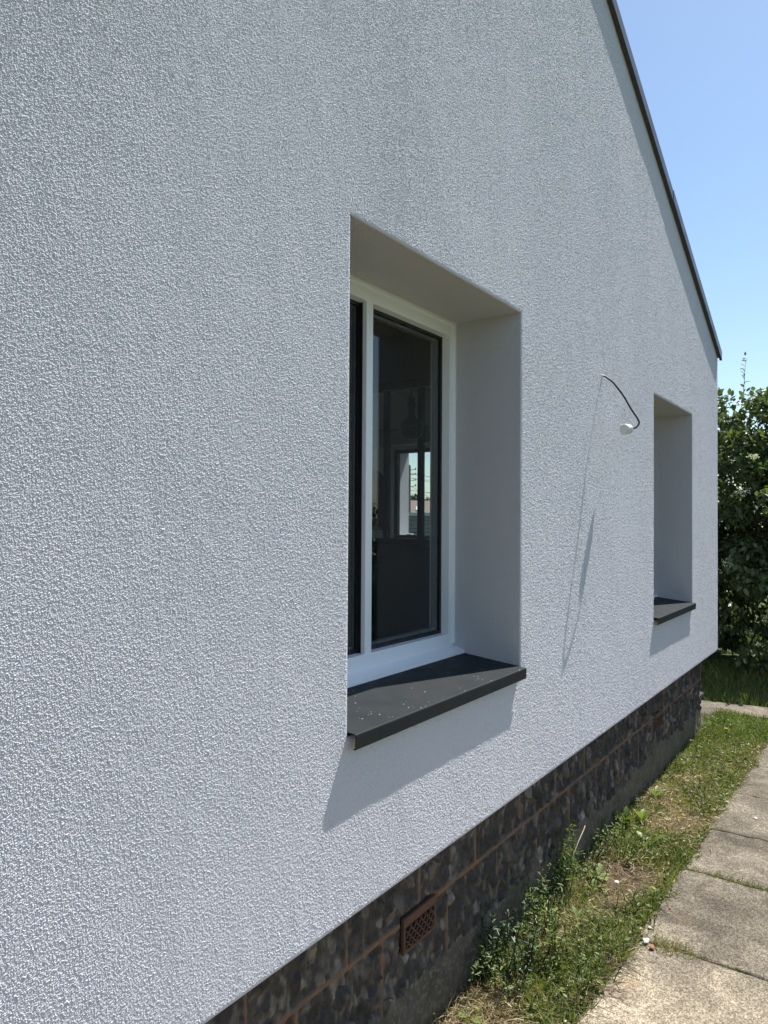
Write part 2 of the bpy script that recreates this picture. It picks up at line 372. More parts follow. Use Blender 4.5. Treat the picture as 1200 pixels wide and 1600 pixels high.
bmesh.ops.recalc_face_normals(bm, faces=bm.faces)
tag(obj('path', bm, CONC, smooth=True), kind='structure')
# crossing path behind the house
bm = bmesh.new(); g = {}
nx, ny = 60, 12
for i in range(nx+1):
    for j in range(ny+1):
        y = -3+6.5*i/nx; f = j/ny
        yc = min(max(y, -.7), .7); xn = 6.99-.41*yc; xf = 7.46-.10*yc
        x = xn+(xf-xn)*f+.012*mnoise.noise((y*14, f*2, 0))
        g[i, j] = bm.verts.new((x, y, -1.672-.012*(f in (0, 1))))
for i in range(nx):
    for j in range(ny): bm.faces.new((g[i, j], g[i+1, j], g[i+1, j+1], g[i, j+1]))
bmesh.ops.recalc_face_normals(bm, faces=bm.faces)
r = bmesh.ops.extrude_face_region(bm, geom=bm.faces[:])
for v_ in r['geom']:
    if isinstance(v_, bmesh.types.BMVert): v_.co.z -= .07
bmesh.ops.recalc_face_normals(bm, faces=bm.faces)
tag(obj('crossing_path', bm, CONC, smooth=False), kind='structure')

# ---------------------------------------------------------------- the house
house = tag(empty('house', (1.0, 2.4, 0)), 'white roughcast house with a pitched gable, deep windows and a dark flint plinth', 'house')
SL = .441
def gable(x): return 1.362+SL*(XC-x) if x > 1.0 else 1.362+SL*(XC-1.0)-SL*(1.0-x)
def gridwall(name, us, zs, holes, d0, d1, mat_, parent, axis='x', top=None, bev=0, skip_back=False):
    """us x zs cells, d0 front depth, d1 back depth"""
    bm = bmesh.new(); P = {}
    nz = len(zs)-1
    def vert(i, j, k):
        if (i, j, k) not in P:
            z = zs[j] if not (top and j == nz) else top(us[i])
            d = (d0, d1)[k]; P[i, j, k] = bm.verts.new((us[i], d, z) if axis == 'x' else (d, us[i], z))
        return P[i, j, k]
    cells = {(i, j) for i in range(len(us)-1) for j in range(nz) if (i, j) not in holes}
    for (i, j) in cells:
        bm.faces.new([vert(i, j, 0), vert(i+1, j, 0), vert(i+1, j+1, 0), vert(i, j+1, 0)])
        bm.faces.new([vert(i, j, 1), vert(i, j+1, 1), vert(i+1, j+1, 1), vert(i+1, j, 1)])
        for (di, dj, e) in ((-1, 0, ((i, j), (i, j+1))), (1, 0, ((i+1, j), (i+1, j+1))), (0, -1, ((i, j), (i+1, j))), (0, 1, ((i, j+1), (i+1, j+1)))):
            if (i+di, j+dj) not in cells:
                bm.faces.new([vert(*e[0], 0), vert(*e[1], 0), vert(*e[1], 1), vert(*e[0], 1)])
    bmesh.ops.recalc_face_normals(bm, faces=bm.faces)
    if bev:
        es = [e for e in bm.edges if len(e.link_faces) == 2 and e.calc_face_angle(0) > .5 and all(abs((v.co.y if axis == 'x' else v.co.x)-d0) < 1e-5 for v in e.verts)]
        bmesh.ops.bevel(bm, geom=es, offset=bev, segments=3, affect='EDGES', profile=.5)
    return obj(name, bm, mat_, parent)
us = [-4.4, 1.0, X1, X2, X3, X4, XC]
zs = [ZB, ZS2, ZS, ZH2, ZH, 1.2, 'top']
zs[-1] = 9
holes = {(2, 2), (2, 3), (4, 1), (4, 2)}
zs[1] = ZS2-.028; zs[2] = ZS-.028
gridwall('gable_wall', us, zs, holes, 0, .36, RENDER, house, 'x', gable, .005)
# inner plaster leaf with its own splayless reveals
gridwall('inner_wall', [0.0, X1+.03, X2-.03, X3+.03, X4-.03, 6.1], [-1.15, ZS+.03, ZH-.03, 1.3], {(1, 1), (3, 1)}, .3615, .380, PLASTER, house)
# thin roughcast coat over the gable wall: real grains, because the sun only grazes it
def grain_tile(n=1536, size=.9, seed=1):
    r = np.random.default_rng(seed); f = np.fft.fftfreq(n, size/n); fx, fy = np.meshgrid(f, f); k = np.hypot(fx, fy)
    def band(lo, hi, p_=0): 
        q = np.fft.ifft2(np.fft.fft2(r.normal(size=(n, n)))*np.exp(-(k/hi)**2)*(1-np.exp(-(k/lo)**2))).real; return q/q.std()
    g = band(190, 400); g = g+.25*np.abs(g)
    g = g+.33*band(60, 130)+.30*band(300, 430)
    return g/g.std()
TILE = grain_tile()
def tile_at(x, z, ox=0, oz=0, size=.9):
    n = TILE.shape[0]; u = ((x+ox)/size*n) % n; v_ = ((z+oz)/size*n) % n; i = u.astype(int); j = v_.astype(int); a = u-i; b = v_-j; i2 = (i+1) % n; j2 = (j+1) % n
    return (TILE[j, i]*(1-a)+TILE[j, i2]*a)*(1-b)+(TILE[j2, i]*(1-a)+TILE[j2, i2]*a)*b
def smooth_noise(x, z, sx, sz, seed):
    r = np.random.default_rng(seed); G = r.normal(size=(97, 97)); G[96] = G[0]; G[:, 96] = G[:, 0]; u = (x/sx) % 96; v_ = (z/sz) % 96; i = u.astype(int); j = v_.astype(int)
    a = u-i; b = v_-j; a = a*a*a*(a*(6*a-15)+10); b = b*b*b*(b*(6*b-15)+10)
    return (G[j, i]*(1-a)+G[j, i+1]*a)*(1-b)+(G[j+1, i]*(1-a)+G[j+1, i+1]*a)*b
GA = .00050
def coat_height(x, z):
    c, s_ = math.cos(.6), math.sin(.6)
    g = tile_at(x, z)*.75+tile_at(x*c+z*s_, -x*s_+z*c, 3.3, 1.7)*.65
    g *= np.clip(1.15-.06*x, .85, 1.08)*(1+.13*smooth_noise(x, z, .35, .5, 5))
    wx = np.clip((x-.7)/2.2, 0, 1); g = g*(1-.15*wx)+tile_at(x*.60+.3*z, z*.62-.2*x, 5.1, 2.2)*1.05*wx
    lo = .00025*smooth_noise(x, z, .12, .22, 1)+.00045*smooth_noise(x, z, .45, .6, 2)+.00016*smooth_noise(x, z, .035, .09, 4)
    return np.clip(.0010+g*GA, 0, None), lo
def coat():
    bands = [(-.9, .30, .008, .008, 1.6)]; ed = list(np.geomspace(.30+.9, XC-.004+.9, 17)-.9); ed[0] = .30; ed[-1] = XC-.004
    for a, b in zip(ed, ed[1:]):          # grains are sampled more coarsely the farther the wall recedes
        f = (a+b)/2+.9; bands.append((a, b, min(.0044, .00086*f**.93), min(.0053, .00086*f), min(9, 1.25+.62*max(0, b-.4))))
    jr = np.random.default_rng(4)
    Vs, Fs, o = [], [], 0
    z0 = ZB+.004
    hol = [(X1, X2, ZS-.028, ZH), (X3, X4, ZS2-.028, ZH2)]
    for (xa, xb, dx, dz, cap) in bands:
        # snap the grid lines to the opening edges
        cuts = sorted({xa, xb} | {e for h in hol for e in h[:2] if xa < e < xb}); xs = np.concatenate([np.linspace(a, b, max(2, int(round((b-a)/dx))+1))[:-1] for a, b in zip(cuts, cuts[1:])]+[[xb]])
        zc = sorted({z0} | {e for h in hol for e in h[2:]}); top = min(cap, gable(xa)); zc.append(top)
        zs = np.concatenate([np.linspace(a, b, max(2, int(round((b-a)/dz))+1))[:-1] for a, b in zip(zc, zc[1:])]+[[top]])
        X, Z = np.meshgrid(xs, zs, indexing='ij'); G = gable(0)*0+1.362+SL*(XC-X)-.003; G = np.where(X < 1.0, 1.362+SL*(XC-1)-SL*(1-X)-.003, G)
        ok = Z[:-1, :-1] < G[1:, 1:]
        Zc = np.minimum(Z, G)
        cx = (X[:-1, :-1]+X[1:, 1:])/2; cz = (Z[:-1, :-1]+Z[1:, 1:])/2
        for h in hol: ok &= ~((cx > h[0]) & (cx < h[1]) & (cz > h[2]) & (cz < h[3]))
        hb = np.zeros(X.shape, bool); hb[0] = hb[-1] = True; hb[:, 0] = hb[:, -1] = True
        for h in hol: hb |= (X > h[0]-dx*1.5) & (X < h[1]+dx*1.5) & (Zc > h[2]-dz*1.5) & (Zc < h[3]+dz*1.5)
        hb |= Zc > G-.02
        X = X+np.where(hb, 0, jr.uniform(-.45, .45, X.shape)*dx); Zc = Zc+np.where(hb, 0, jr.uniform(-.45, .45, X.shape)*dz)
        H_, LO = coat_height(X, Zc)
        # fade to the sharp arris at the openings and outer edges
        d = np.full(X.shape, 1.0)
        for h in hol:
            q = np.maximum(np.maximum(h[0]-X, X-h[1]), np.maximum(h[2]-Zc, Zc-h[3])); d = np.minimum(d, np.maximum(q, 0))
        d = np.minimum(d, np.minimum(Zc-z0, XC-.004-X)); fd = np.clip(d/.006, 0, 1)**.5; fl = np.clip(d/.011, 0, 1)**.5
        Y = -(.0004+H_*fd+np.clip(LO+.0028, 0, None)*fl)
        n_ = X.shape[1]; idx = np.arange(X.size).reshape(X.shape)
        f = np.stack([idx[:-1, :-1][ok], idx[1:, :-1][ok], idx[1:, 1:][ok], idx[:-1, 1:][ok]], 1)
        Vv = np.stack([X.ravel(), Y.ravel(), Zc.ravel()], 1); used = np.zeros(len(Vv), bool); used[f.ravel()] = True
        mp_ = np.cumsum(used)-1; Vs.append(Vv[used]); Fs.append(mp_[f]+o); o += used.sum()
    V = np.concatenate(Vs); Fc = np.concatenate(Fs)
    me = bpy.data.meshes.new('roughcast'); V = V.copy(); V[:, 2] += H
    me.vertices.add(len(V)); me.vertices.foreach_set('co', V.ravel().astype(np.float32)); nf = len(Fc)
    me.loops.add(nf*4); me.loops.foreach_set('vertex_index', Fc.ravel().astype(np.int32)); me.polygons.add(nf)
    me.polygons.foreach_set('loop_start', (np.arange(nf)*4).astype(np.int32)); me.update(calc_edges=True)
    me.polygons.foreach_set('use_smooth', np.zeros(nf, bool))
    return link('roughcast', me, COATM, house)
coat()
# side wall towards the garden with a window, back wall and far side wall
YA, YB = 2.0, 3.0
gridwall('side_wall', [.362, YA, YB, 3.75, 4.8, 5.0], [ZB, -.17, .735, 1.355], {(1, 1), (3, 1)}, XC, 6.10, RENDER, house, 'y')  # second opening is unseen, added to let more light into the room
gridwall('rear_wall', [-4.4, 4.35, 6.0, XC], [ZB, -.9, 1.1, 1.35], {(1, 1)}, 5.3, 5.0, RENDER, house)  # large unseen opening added to brighten the room
boxobj('added_rear_glass', (4.35, 5.1, -.9), (6.0, 5.104, 1.1), GLASS, house)  # pane in the opening added for room light
boxobj('side_wall', (-4.4, .362, ZB), (-4.1, 4.99, 1.35), RENDER, house)
boxobj('partition_wall', (-.1, .47, -1.14), (0.0, 4.99, 1.29), PLASTER, house)
boxobj('room_floor', (-4.09, .365, -1.25), (6.095, 4.995, -1.15), FLOORM, house)
boxobj('ceiling', (-4.09, .365, 1.30), (6.095, 4.995, 1.34), CEIL, house)
# far window of the room
w3 = empty('window', (6.13, 2.5, H-.2), house)
bm = bmesh.new()
for a, b in (((6.13, YA-.003, -.173), (6.18, YA+.05, .738)), ((6.13, YB-.035, -.173), (6.18, YB+.003, .738)), ((6.13, YA+.05, .70), (6.18, YB-.035, .738)), ((6.13, YA+.05, -.173), (6.18, YB-.035, -.13))): box(bm, a, b)
obj('frame', bm, GASKET, w3)
boxobj('glass', (6.15, YA+.05, -.13), (6.154, YB-.035, .70), GLASS, w3)
boxobj('blind_box', (5.94, 1.85, .765), (6.098, 3.4, .93), DARKWALL, house, .004)

# glazed partition with black steel bars on a low wall
gp = tag(empty('glazed_partition', (4.2, 1.6, H-1.15)), None)
gp.parent = house; gp.matrix_parent_inverse = Matrix.Translation(-Vector(house.location))
boxobj('low_wall', (4.17, .465, -1.148), (4.25, 4.99, -.16), DARKWALL, gp)
boxobj('bottom_rail', (4.165, .465, -.158), (4.255, 4.99, -.115), STEEL, gp)
boxobj('top_rail', (4.18, .465, .925), (4.24, 4.99, .985), STEEL, gp)
for k in range(-4, 12):
    y = 1.48+.285*k
    if .5 < y < 4.9: boxobj('post', (4.19, y-.017, -.115), (4.23, y+.017, .925), STEEL, gp)
boxobj('glass', (4.208, .466, -.115), (4.212, 4.99, .925), GLASS, gp)
boxobj('transom_panel', (4.19, .466, .985), (4.23, 4.99, 1.299), DARKPANEL, gp)

# windows
BEAD, nt, p = mat('grey_bead', (.10, .105, .115), .5)
L(nt, mixc(nt, noise(nt, coords(nt), 12, 2), (.09, .095, .105), (.12, .125, .135)), p.inputs['Base Color'])
def make_window(xa, xb, zs_, zh, name='window'):
    wv = empty(name, ((xa+xb)/2, DEP, H+zs_), house)
    y0, y1 = DEP, .3595; e = .003; fb = zs_+.025
    fw = .034; ys = y0+.036
    gx0, gx1, gz0, gz1 = xa+fw, xb-fw, fb+.060, zh-.056
    bm = bmesh.new()
    for (a, b) in (((xa-e, y0, fb), (gx0, y1, zh+e)), ((gx1, y0, fb), (xb+e, y1, zh+e)),
                   ((gx0, y0+.0005, gz1), (gx1, y1, zh+e)), ((gx0, y0+.0005, fb), (gx1, y1, gz0))): box(bm, a, b, .002)
    for (a, b) in (((xb-.011, y0-.009, fb+.02), (xb+e, y0+.01, zh+e)), ((xa-e, y0-.009, fb+.02), (xa+.011, y0+.01, zh+e)), ((xa+.011, y0-.009, zh-.012), (xb-.011, y0+.01, zh+e))): box(bm, a, b, .002)
    obj('frame', bm, PVC, wv)
    mid = (xa+xb)/2-.044; gk = .012; gm = .006
    for (u0, u1) in ((gx0, mid-.012), (mid+.018, gx1)):
        bm = bmesh.new(); ya, yb = ys, ys+.012
        g0 = gk if u0 == gx0 else gm; g1 = gk if u1 == gx1 else gm
        for a, b in (((u0, ya, gz0), (u0+g0, yb, gz1)), ((u1-g1, ya, gz0), (u1, yb, gz1)), ((u0+g0, ya, gz1-gk), (u1-g1, yb, gz1)), ((u0+g0, ya, gz0), (u1-g1, yb, gz0+gk))): box(bm, a, b)
        sash = obj('sash', bm, GASKET, wv)
        boxobj('glass', (u0+g0, ys+.006, gz0+gk), (u1-g1, ys+.010, gz1-gk), GLASS, sash)
        bm = bmesh.new(); s = .010; ya, yb = ys+.0125, y1-.002
        for a, b in (((u0+g0, ya, gz0+gk), (u0+g0+s, yb, gz1-gk)), ((u1-g1-s, ya, gz0+gk), (u1-g1, yb, gz1-gk)), ((u0+g0+s, ya, gz1-gk-s), (u1-g1-s, yb, gz1-gk)), ((u0+g0+s, ya, gz0+gk), (u1-g1-s, yb, gz0+gk+s))): box(bm, a, b)
        obj('glazing_bead', bm, BEAD, sash)
    mu = boxobj('mullion', (mid-.015, y0+.004, gz0-.003), (mid+.023, y0+.023, gz1+.003), PVC, wv, .003)
    boxobj('core', (mid-.012, y0+.0235, gz0), (mid+.018, ys+.0125, gz1), GASKET, mu)
    # white projecting threshold
    bm = bmesh.new()
    prof = [(y0+.03, fb+.012), (y0-.004, fb+.010), (y0-.045, fb-.002), (y0-.052, fb-.004), (y0-.053, fb-.024), (y0+.03, fb-.024)]
    for x in (xa-.001, xb+.001): 
        vs = [bm.verts.new((x, a, b)) for a, b in prof]; bm.faces.new(vs)
    bm.verts.ensure_lookup_table(); n_ = len(prof)
    for k in range(n_): bm.faces.new((bm.verts[k], bm.verts[(k+1) % n_], bm.verts[n_+(k+1) % n_], bm.verts[n_+k]))
    bmesh.ops.recalc_face_normals(bm, faces=bm.faces)
    obj('threshold', bm, PVC, wv)
    return wv
make_window(X1, X2, ZS, ZH); make_window(X3, X4, ZS2, ZH2)

def make_sill(xa, xb, zf):
    """bent aluminium sheet: slopes out, drops, returns"""
    t = .0022; yi, yo = .262, -.030
    zi = zf+.030
    line = [(yi, zi), (yo+.004, zf), (yo+.001, zf-.0012), (yo, zf-.004), (yo+.001, zf-.040), (yo+.006, zf-.0415), (yo+.009, zf-.0395)]
    inner = []
    for k, (a, b) in enumerate(line):
        p0 = Vector(line[max(k-1, 0)]); p1 = Vector(line[min(k+1, len(line)-1)]); d = (p1-p0).normalized(); nrm = Vector((-d.y, d.x))
        inner.append((a+nrm.x*-t*-1 if False else a-(-d.y)*-t, b-(d.x)*-t*-1 if False else b+(d.x)*t))
    # offset to the underside / inside of the sheet
    inner = []
    for k, (a, b) in enumerate(line):
        p0 = Vector(line[max(k-1, 0)]); p1 = Vector(line[min(k+1, len(line)-1)]); d = (p1-p0).normalized()
        nrm = Vector((-d.y, d.x))            # left of travel = below for the first run (travel is towards -y)
        inner.append((a+nrm.x*t, b+nrm.y*t))
    prof = line+inner[::-1]
    bm = bmesh.new(); n_ = len(prof)
    for x in (xa+.001, xb-.001): [bm.verts.new((x, a, b)) for a, b in prof]
    bm.verts.ensure_lookup_table()
    for k in range(n_): bm.faces.new((bm.verts[k], bm.verts[(k+1) % n_], bm.verts[n_+(k+1) % n_], bm.verts[n_+k]))
    h = len(line)
    for o_ in (0, n_):
        for k in range(h-1): bm.faces.new((bm.verts[o_+k], bm.verts[o_+k+1], bm.verts[o_+n_-2-k], bm.verts[o_+n_-1-k]))
    bmesh.ops.recalc_face_normals(bm, faces=bm.faces)
    o = obj('window_sill', bm, ALU, house)
    return o
make_sill(X1, X2, ZS-.017); make_sill(X3, X4, ZS2-.017)

# roof slabs, soffit strip, verge trim pieces
roof = empty('roof', (1.0, 2.5, H+3.7), house)
def slope_prism(name, x0, x1, y0, y1, dz0, dz1, mat_, parent, base=gable, bev=0):
    bm = bmesh.new()
    vs = [bm.verts.new((x, y, base(x)+dz)) for x in (x0, x1) for y in (y0, y1) for dz in (dz0, dz1)]
    for f in ((0, 1, 3, 2), (4, 6, 7, 5), (0, 4, 5, 1), (2, 3, 7, 6), (0, 2, 6, 4), (1, 5, 7, 3)): bm.faces.new([vs[i] for i in f])
    bmesh.ops.recalc_face_normals(bm, faces=bm.faces)
    if bev: bmesh.ops.bevel(bm, geom=bm.edges[:], offset=bev, segments=1, affect='EDGES')
    return obj(name, bm, mat_, parent)
slope_prism('slope', 1.001, XC+.012, -.010, 5.35, .003, .040, ROOFM, roof)
slope_prism('slope', -4.45, .999, -.010, 5.35, .003, .040, ROOFM, roof)
slope_prism('soffit', 1.002, XC-.01, -.014, -.0005, -.012, .001, WOOD, roof)
slope_prism('soffit', -4.4, .998, -.014, -.0005, -.012, .001, WOOD, roof)
for k, (a, b, u, dzz) in enumerate(((1.004, 2.95, .0325, .001), (2.952, 4.835, .031, .0), (4.80, XC+.018, .0335, .0025))):
    slope_prism('verge_trim', a, b, -u, -.0145, -.020+dzz, .050+dzz, TRIM, roof, bev=.0012)
slope_prism('verge_trim', -4.45, .996, -.032, -.0145, -.02, .050, TRIM, roof, bev=.0012)

# plinth: flint blocks with ribbon pointing
def plinth():
    YP = .11; x0, x1, z0, z1 = .2, 6.292, -1.76, -1.028
    st = .0065; xs = np.arange(x0, x1+st/2, st); zs_ = np.arange(z0, z1+st/2, st)
    pts = []
    r = random.Random(3)
    for _ in range(3000): pts.append((r.uniform(x0, x1), r.uniform(z0, z1)))
    kd = kdtree.KDTree(len(pts))
    for i, (a, b) in enumerate(pts): kd.insert((a*1.5, b*.85, 0), i)
    kd.balance(); pr = [(r.random(), r.uniform(-1, 1), r.uniform(-1, 1), r.random()) for _ in pts]
    V = []; T = []; Mo = []; Ce = []
    for x in xs:
        for z in zs_:
            jz = -1.257+.0035*mnoise.noise((x*2.4, 0, 0)); row = 0 if z > jz else 1
            ph = (x-1.238)/.388 if row == 0 else (x-1.416)/.388
            fx = abs(ph-round(ph))*.388+.0025*mnoise.noise((z*9, round(ph), row))
            dj = min(abs(z-jz)-.0078, fx-.0055)
            ce = -1.49+.05*mnoise.noise((x*1.1, 4, 0))+.035*mnoise.noise((x*6, z*6, 7))+.03*mnoise.noise((x*20, z*20, 1))
            m = 1.0 if dj < 0 else (.5 if dj < .002 else 0.0)
            wob = .012*mnoise.noise((x*26, z*26, 2)); wob2 = .012*mnoise.noise((x*26, z*26, 8))
            q, i, dist = kd.find(((x+wob)*1.5, (z+wob2)*.85, 0)); pq = pr[i]
            (q1, i1, d1), (q2, i2, d2) = kd.find_n(((x+wob)*1.5, (z+wob2)*.85, 0), 2)
            edge = min(1, (d2-d1)/.012)
            c = 1.0 if z < ce else 0.0
            if c and m and fx < .006 and z > ce-.10: pass
            facet = ((x-pts[i][0])*pq[1]*.45+(z-pts[i][1])*pq[2]*.30)
            hgt = .009*pq[3]*edge+facet*1.6*edge-.002+.0045*mnoise.noise((x*60, z*35, 4))+.003*mnoise.noise((x*120, z*70, 6))
            if m > 0: hgt = .006 if m == 1 else .004
            if c: hgt = .004+.004*mnoise.noise((x*5, z*5, 0))+.005*mnoise.noise((x*28, z*28, 0))*max(0, .5+mnoise.noise((x*4, z*6, 5))); m = 0
            if (1.90 < x < 2.125 and -1.372 < z < -1.24) or (4.875 < x < 5.09 and -1.36 < z < -1.237): hgt = -.010
            V.append((x, YP-hgt, z)); tn = pq[0]**1.9*(.35+.65*edge)*.85+.22*mnoise.noise((x*60, z*18, 2))+.12*mnoise.noise((x*140, z*50, 2))
            T.append(min(1, max(0, tn))); Mo.append(m); Ce.append(c)
    n_ = len(zs_); I = np.arange(len(xs)-1)[:, None]*n_+np.arange(n_-1)[None, :]; I = I.ravel()
    Fc = np.stack([I, I+n_, I+n_+1, I+1], 1)
    o = arr('plinth', V, Fc, FLINT, house, tone=T)
    for nm, d_ in (('mortar', Mo), ('cement', Ce)):
        a = o.data.attributes.new(nm, 'FLOAT', 'POINT'); a.data.foreach_set('value', np.asarray(d_, np.float32))
    return o
plinth()
boxobj('plinth_core', (-4.25, .128, -1.9), (6.280, 5.2, -1.034), mat('plinth_stone', (.12, .105, .095), .9)[0], house)

def air_vent(x0, x1, z0, z1):
    v_ = empty('air_vent', ((x0+x1)/2, .1, H+(z0+z1)/2), house)
    bm = bmesh.new(); ya, yb = .100, .114; t = .012
    box(bm, (x0, ya, z1-.030), (x1, yb, z1), .003); box(bm, (x0, ya+.002, z0), (x1, yb, z0+.014), .002)
    box(bm, (x0, ya+.001, z0+.014), (x0+t, yb, z1-.030), .002); box(bm, (x1-t, ya+.001, z0+.014), (x1, yb, z1-.030), .002)
    obj('frame', bm, BRICKRED, v_)
    bm = bmesh.new(); a, b, c, d = x0+t, x1-t, z0+.014, z1-.030; k = a-(d-c)
    step = .030
    while k < b:
        for sgn in (1, -1):
            pts_ = []
            for tt in np.linspace(0, 1, 41):
                xx = k+(d-c)*tt; zz = c+(d-c)*tt if sgn > 0 else d-(d-c)*tt
                if a < xx < b: pts_.append((xx, .099, zz))
            if len(pts_) > 2: bar(bm, pts_[0], pts_[-1], .0045, .005, Vector((0, 1, 0)))
        k += step
    obj('lattice', bm, BRICKRED, v_)
    boxobj('opening_shade', (a, .104, c), (b, .1085, d), HOLESHADE, v_)  # solid black slab painted as the shade behind the lattice
air_vent(1.915, 2.112, -1.362, -1.248); air_vent(4.885, 5.082, -1.352, -1.245)

# ---------------------------------------------------------------- things on / in the house
# wire hanging out of the wall with a white lamp socket
wz = tag(empty('wall_wire', (3.499, 0, H+.72)), 'black wire poking from the white wall with a white lamp holder', 'wire')
bm = bmesh.new()
cab = [(3.499, .02, .721), (3.490, -.012, .716), (3.484, -.03, .706), (3.490, -.065, .672), (3.521, -.102, .611), (3.529, -.13, .556), (3.559, -.156, .505), (3.596, -.152, .487), (3.632, -.13, .4745), (3.640, -.113, .4700), (3.632, -.102, .468)]
tube(bm, spline(cab, 7), .0044, 8); obj('wire', bm, mat('black_cable', (.012, .012, .012), .5)[0], wz, True)
WPL = mat('white_plastic', (.62, .62, .60), .5)[0]
bm = bmesh.new()
tube(bm, [(3.50, .015, .7215), (3.492, -.010, .717), (3.488, -.020, .713)], [.007, .0065, .005], 10); obj('wall_plug', bm, WPL, wz, True)
bm = bmesh.new()
A = Vector((3.628, -.100, .466)); ax = Vector((-.93, .33, -.10)).normalized()
q = [(-.006, .006), (0, .010), (.003, .020), (.010, .0235), (.030, .0245), (.033, .0265), (.046, .0265), (.049, .0245), (.0495, .021), (.0455, .0205), (.045, .006), (.0445, .001)]
tube(bm, [A+ax*a for a, b in q], [b for a, b in q], 28)
obj('lamp_holder', bm, WPL, wz)
bm = bmesh.new()
for s_ in (-1, 1):
    c_ = A+ax*.046+ax.cross(Vector((0, 0, 1))).normalized()*s_*.009; tube(bm, [c_, c_+ax*.0015], .003, 10)
obj('contact_hole_shade', bm, HOLESHADE, wz)  # black discs stand in for the shade inside the two holes

# pendant bulb inside
pl = tag(empty('pendant_lamp', (3.7, 1.232, H+1.3)), 'dark pendant socket with a smoked glass globe hanging behind the near window', 'lamp')
bm = bmesh.new(); tube(bm, [(3.7, 1.232, 1.3), (3.7, 1.232, .76)], .003, 6); obj('cord', bm, STEEL, pl)
bm = bmesh.new(); q = [(.775, .006), (.765, .014), (.755, .020), (.725, .022), (.722, .026), (.700, .027), (.697, .021), (.668, .021), (.665, .017), (.655, .017)]
tube(bm, [(3.7, 1.232, a) for a, b in q], [b for a, b in q], 20); obj('socket', bm, STEEL, pl, True)
bm = bmesh.new(); q = [(.660, .018), (.645, .020), (.630, .034), (.610, .056), (.590, .068), (.570, .073), (.550, .070), (.530, .060), (.515, .045), (.507, .022), (.505, .002)]
tube(bm, [(3.7, 1.232, a) for a, b in q], [b for a, b in q], 28); obj('globe', bm, BULB, pl, True)
# coat
bm = bmesh.new()
q = [(.40, .02, .02), (.37, .05, .04), (.32, .10, .06), (.22, .125, .07), (.05, .135, .075), (-.04, .14, .07), (-.06, .08, .04)]
rings = []
for z, a, b in q:
    rings.append([bm.verts.new((4.42+b*math.cos(t)*(1+.12*math.sin(5*t+z*4)), 2.03+a*math.sin(t)*(1+.07*math.sin(7*t+z*9)), z)) for t in np.linspace(0, 2*math.pi, 28, endpoint=False)])
for A_, B_ in zip(rings, rings[1:]):
    for k in range(28): bm.faces.new((A_[k], A_[(k+1) % 28], B_[(k+1) % 28], B_[k]))
bm.faces.new(rings[0]); bm.faces.new(rings[-1][::-1]); bmesh.ops.recalc_face_normals(bm, faces=bm.faces)
tag(obj('coat', bm, mat('dark_cloth', (.018, .017, .018), .95)[0], None, True), 'dark coat hanging behind the glazed partition in the room', 'coat')
# bowl on the far window sill
bw = tag(empty('bowl', (6.24, 2.88, H-.165)), 'small dark bowl with a pale rim standing in the far window seen through the room', 'bowl')
bm = bmesh.new(); q = [(-.166, .018), (-.160, .018), (-.150, .026), (-.135, .036), (-.125, .038)]
tube(bm, [(6.24, 2.88, a) for a, b in q], [b for a, b in q], 20); obj('body', bm, GASKET, bw, True)
bm = bmesh.new(); q = [(-.127, .0385), (-.122, .040), (-.119, .0385)]
tube(bm, [(6.24, 2.88, a) for a, b in q], [b for a, b in q], 20); obj('rim', bm, WPL, bw, True)

# ---------------------------------------------------------------- far things seen through the room
def far(azd, D, z=0): 
    a = math.radians(azd); return Vector((D*math.cos(a), -1.15+D*math.sin(a), z))
# louvred garden fence with pale coping
fn = tag(empty('garden_fence', far(32, 17, 0)), 'grey slatted garden fence with pale coping, seen through the house', 'fence')
SLAT, nt, p = mat('grey_slats', (.22, .23, .23), .7); L(nt, mixc(nt, noise(nt, coords(nt), 4, 3), (.19, .2, .2), (.26, .27, .27)), p.inputs['Base Color'])
dirp = Vector((-.55, .83, 0)).normalized(); c0 = far(32, 17)
bm = bmesh.new()
for k in range(19): bar(bm, c0-dirp*6+Vector((0, 0, -1.62+k*.095)), c0+dirp*6+Vector((0, 0, -1.62+k*.095)), .025, .072)
obj('slat_panel', bm, SLAT, fn)
bm = bmesh.new(); bar(bm, c0-dirp*6.02+Vector((0, 0, .185)), c0+dirp*6.02+Vector((0, 0, .185)), .12, .075); obj('coping', bm, WPL, fn)
for k in range(-3, 4):
    bm = bmesh.new(); bar(bm, c0+dirp*k*2+Vector((.045, .03, -1.72)), c0+dirp*k*2+Vector((.045, .03, .14)), .07, .07); obj('post', bm, SLAT, fn)
# concrete utility pole
up = tag(empty('utility_pole', far(32.97, 75, 0)), 'grey concrete utility pole with stepped recesses, seen through the far window', 'utility pole')
pc = far(32.97, 75); bm = bmesh.new()
for s_ in (-1, 1): bar(bm, pc+dirp*s_*.13+Vector((0, 0, -1.7)), pc+dirp*s_*.10+Vector((0, 0, 5.9)), .28, .08)
for k in range(22): bar(bm, pc-dirp*.13+Vector((0, 0, -1.4+k*.34)), pc+dirp*.13+Vector((0, 0, -1.4+k*.34)), .2, .12)
obj('shaft', bm, mat('pole_concrete', (.13, .13, .125), .9)[0], up)
for z in (5.4, 4.9, 4.3, 3.7):
    bm = bmesh.new(); bar(bm, pc+Vector((0, 0, z)), pc-dirp*.75+Vector((0, 0, z+.05)), .05, .05); obj('bracket', bm, STEEL, up)
    bm = bmesh.new(); q0 = pc-dirp*.7+Vector((0, 0, z+.02)); tube(bm, [q0, q0+Vector((0, 0, .2))], [.08, .05], 8); obj('insulator', bm, STEEL, up)
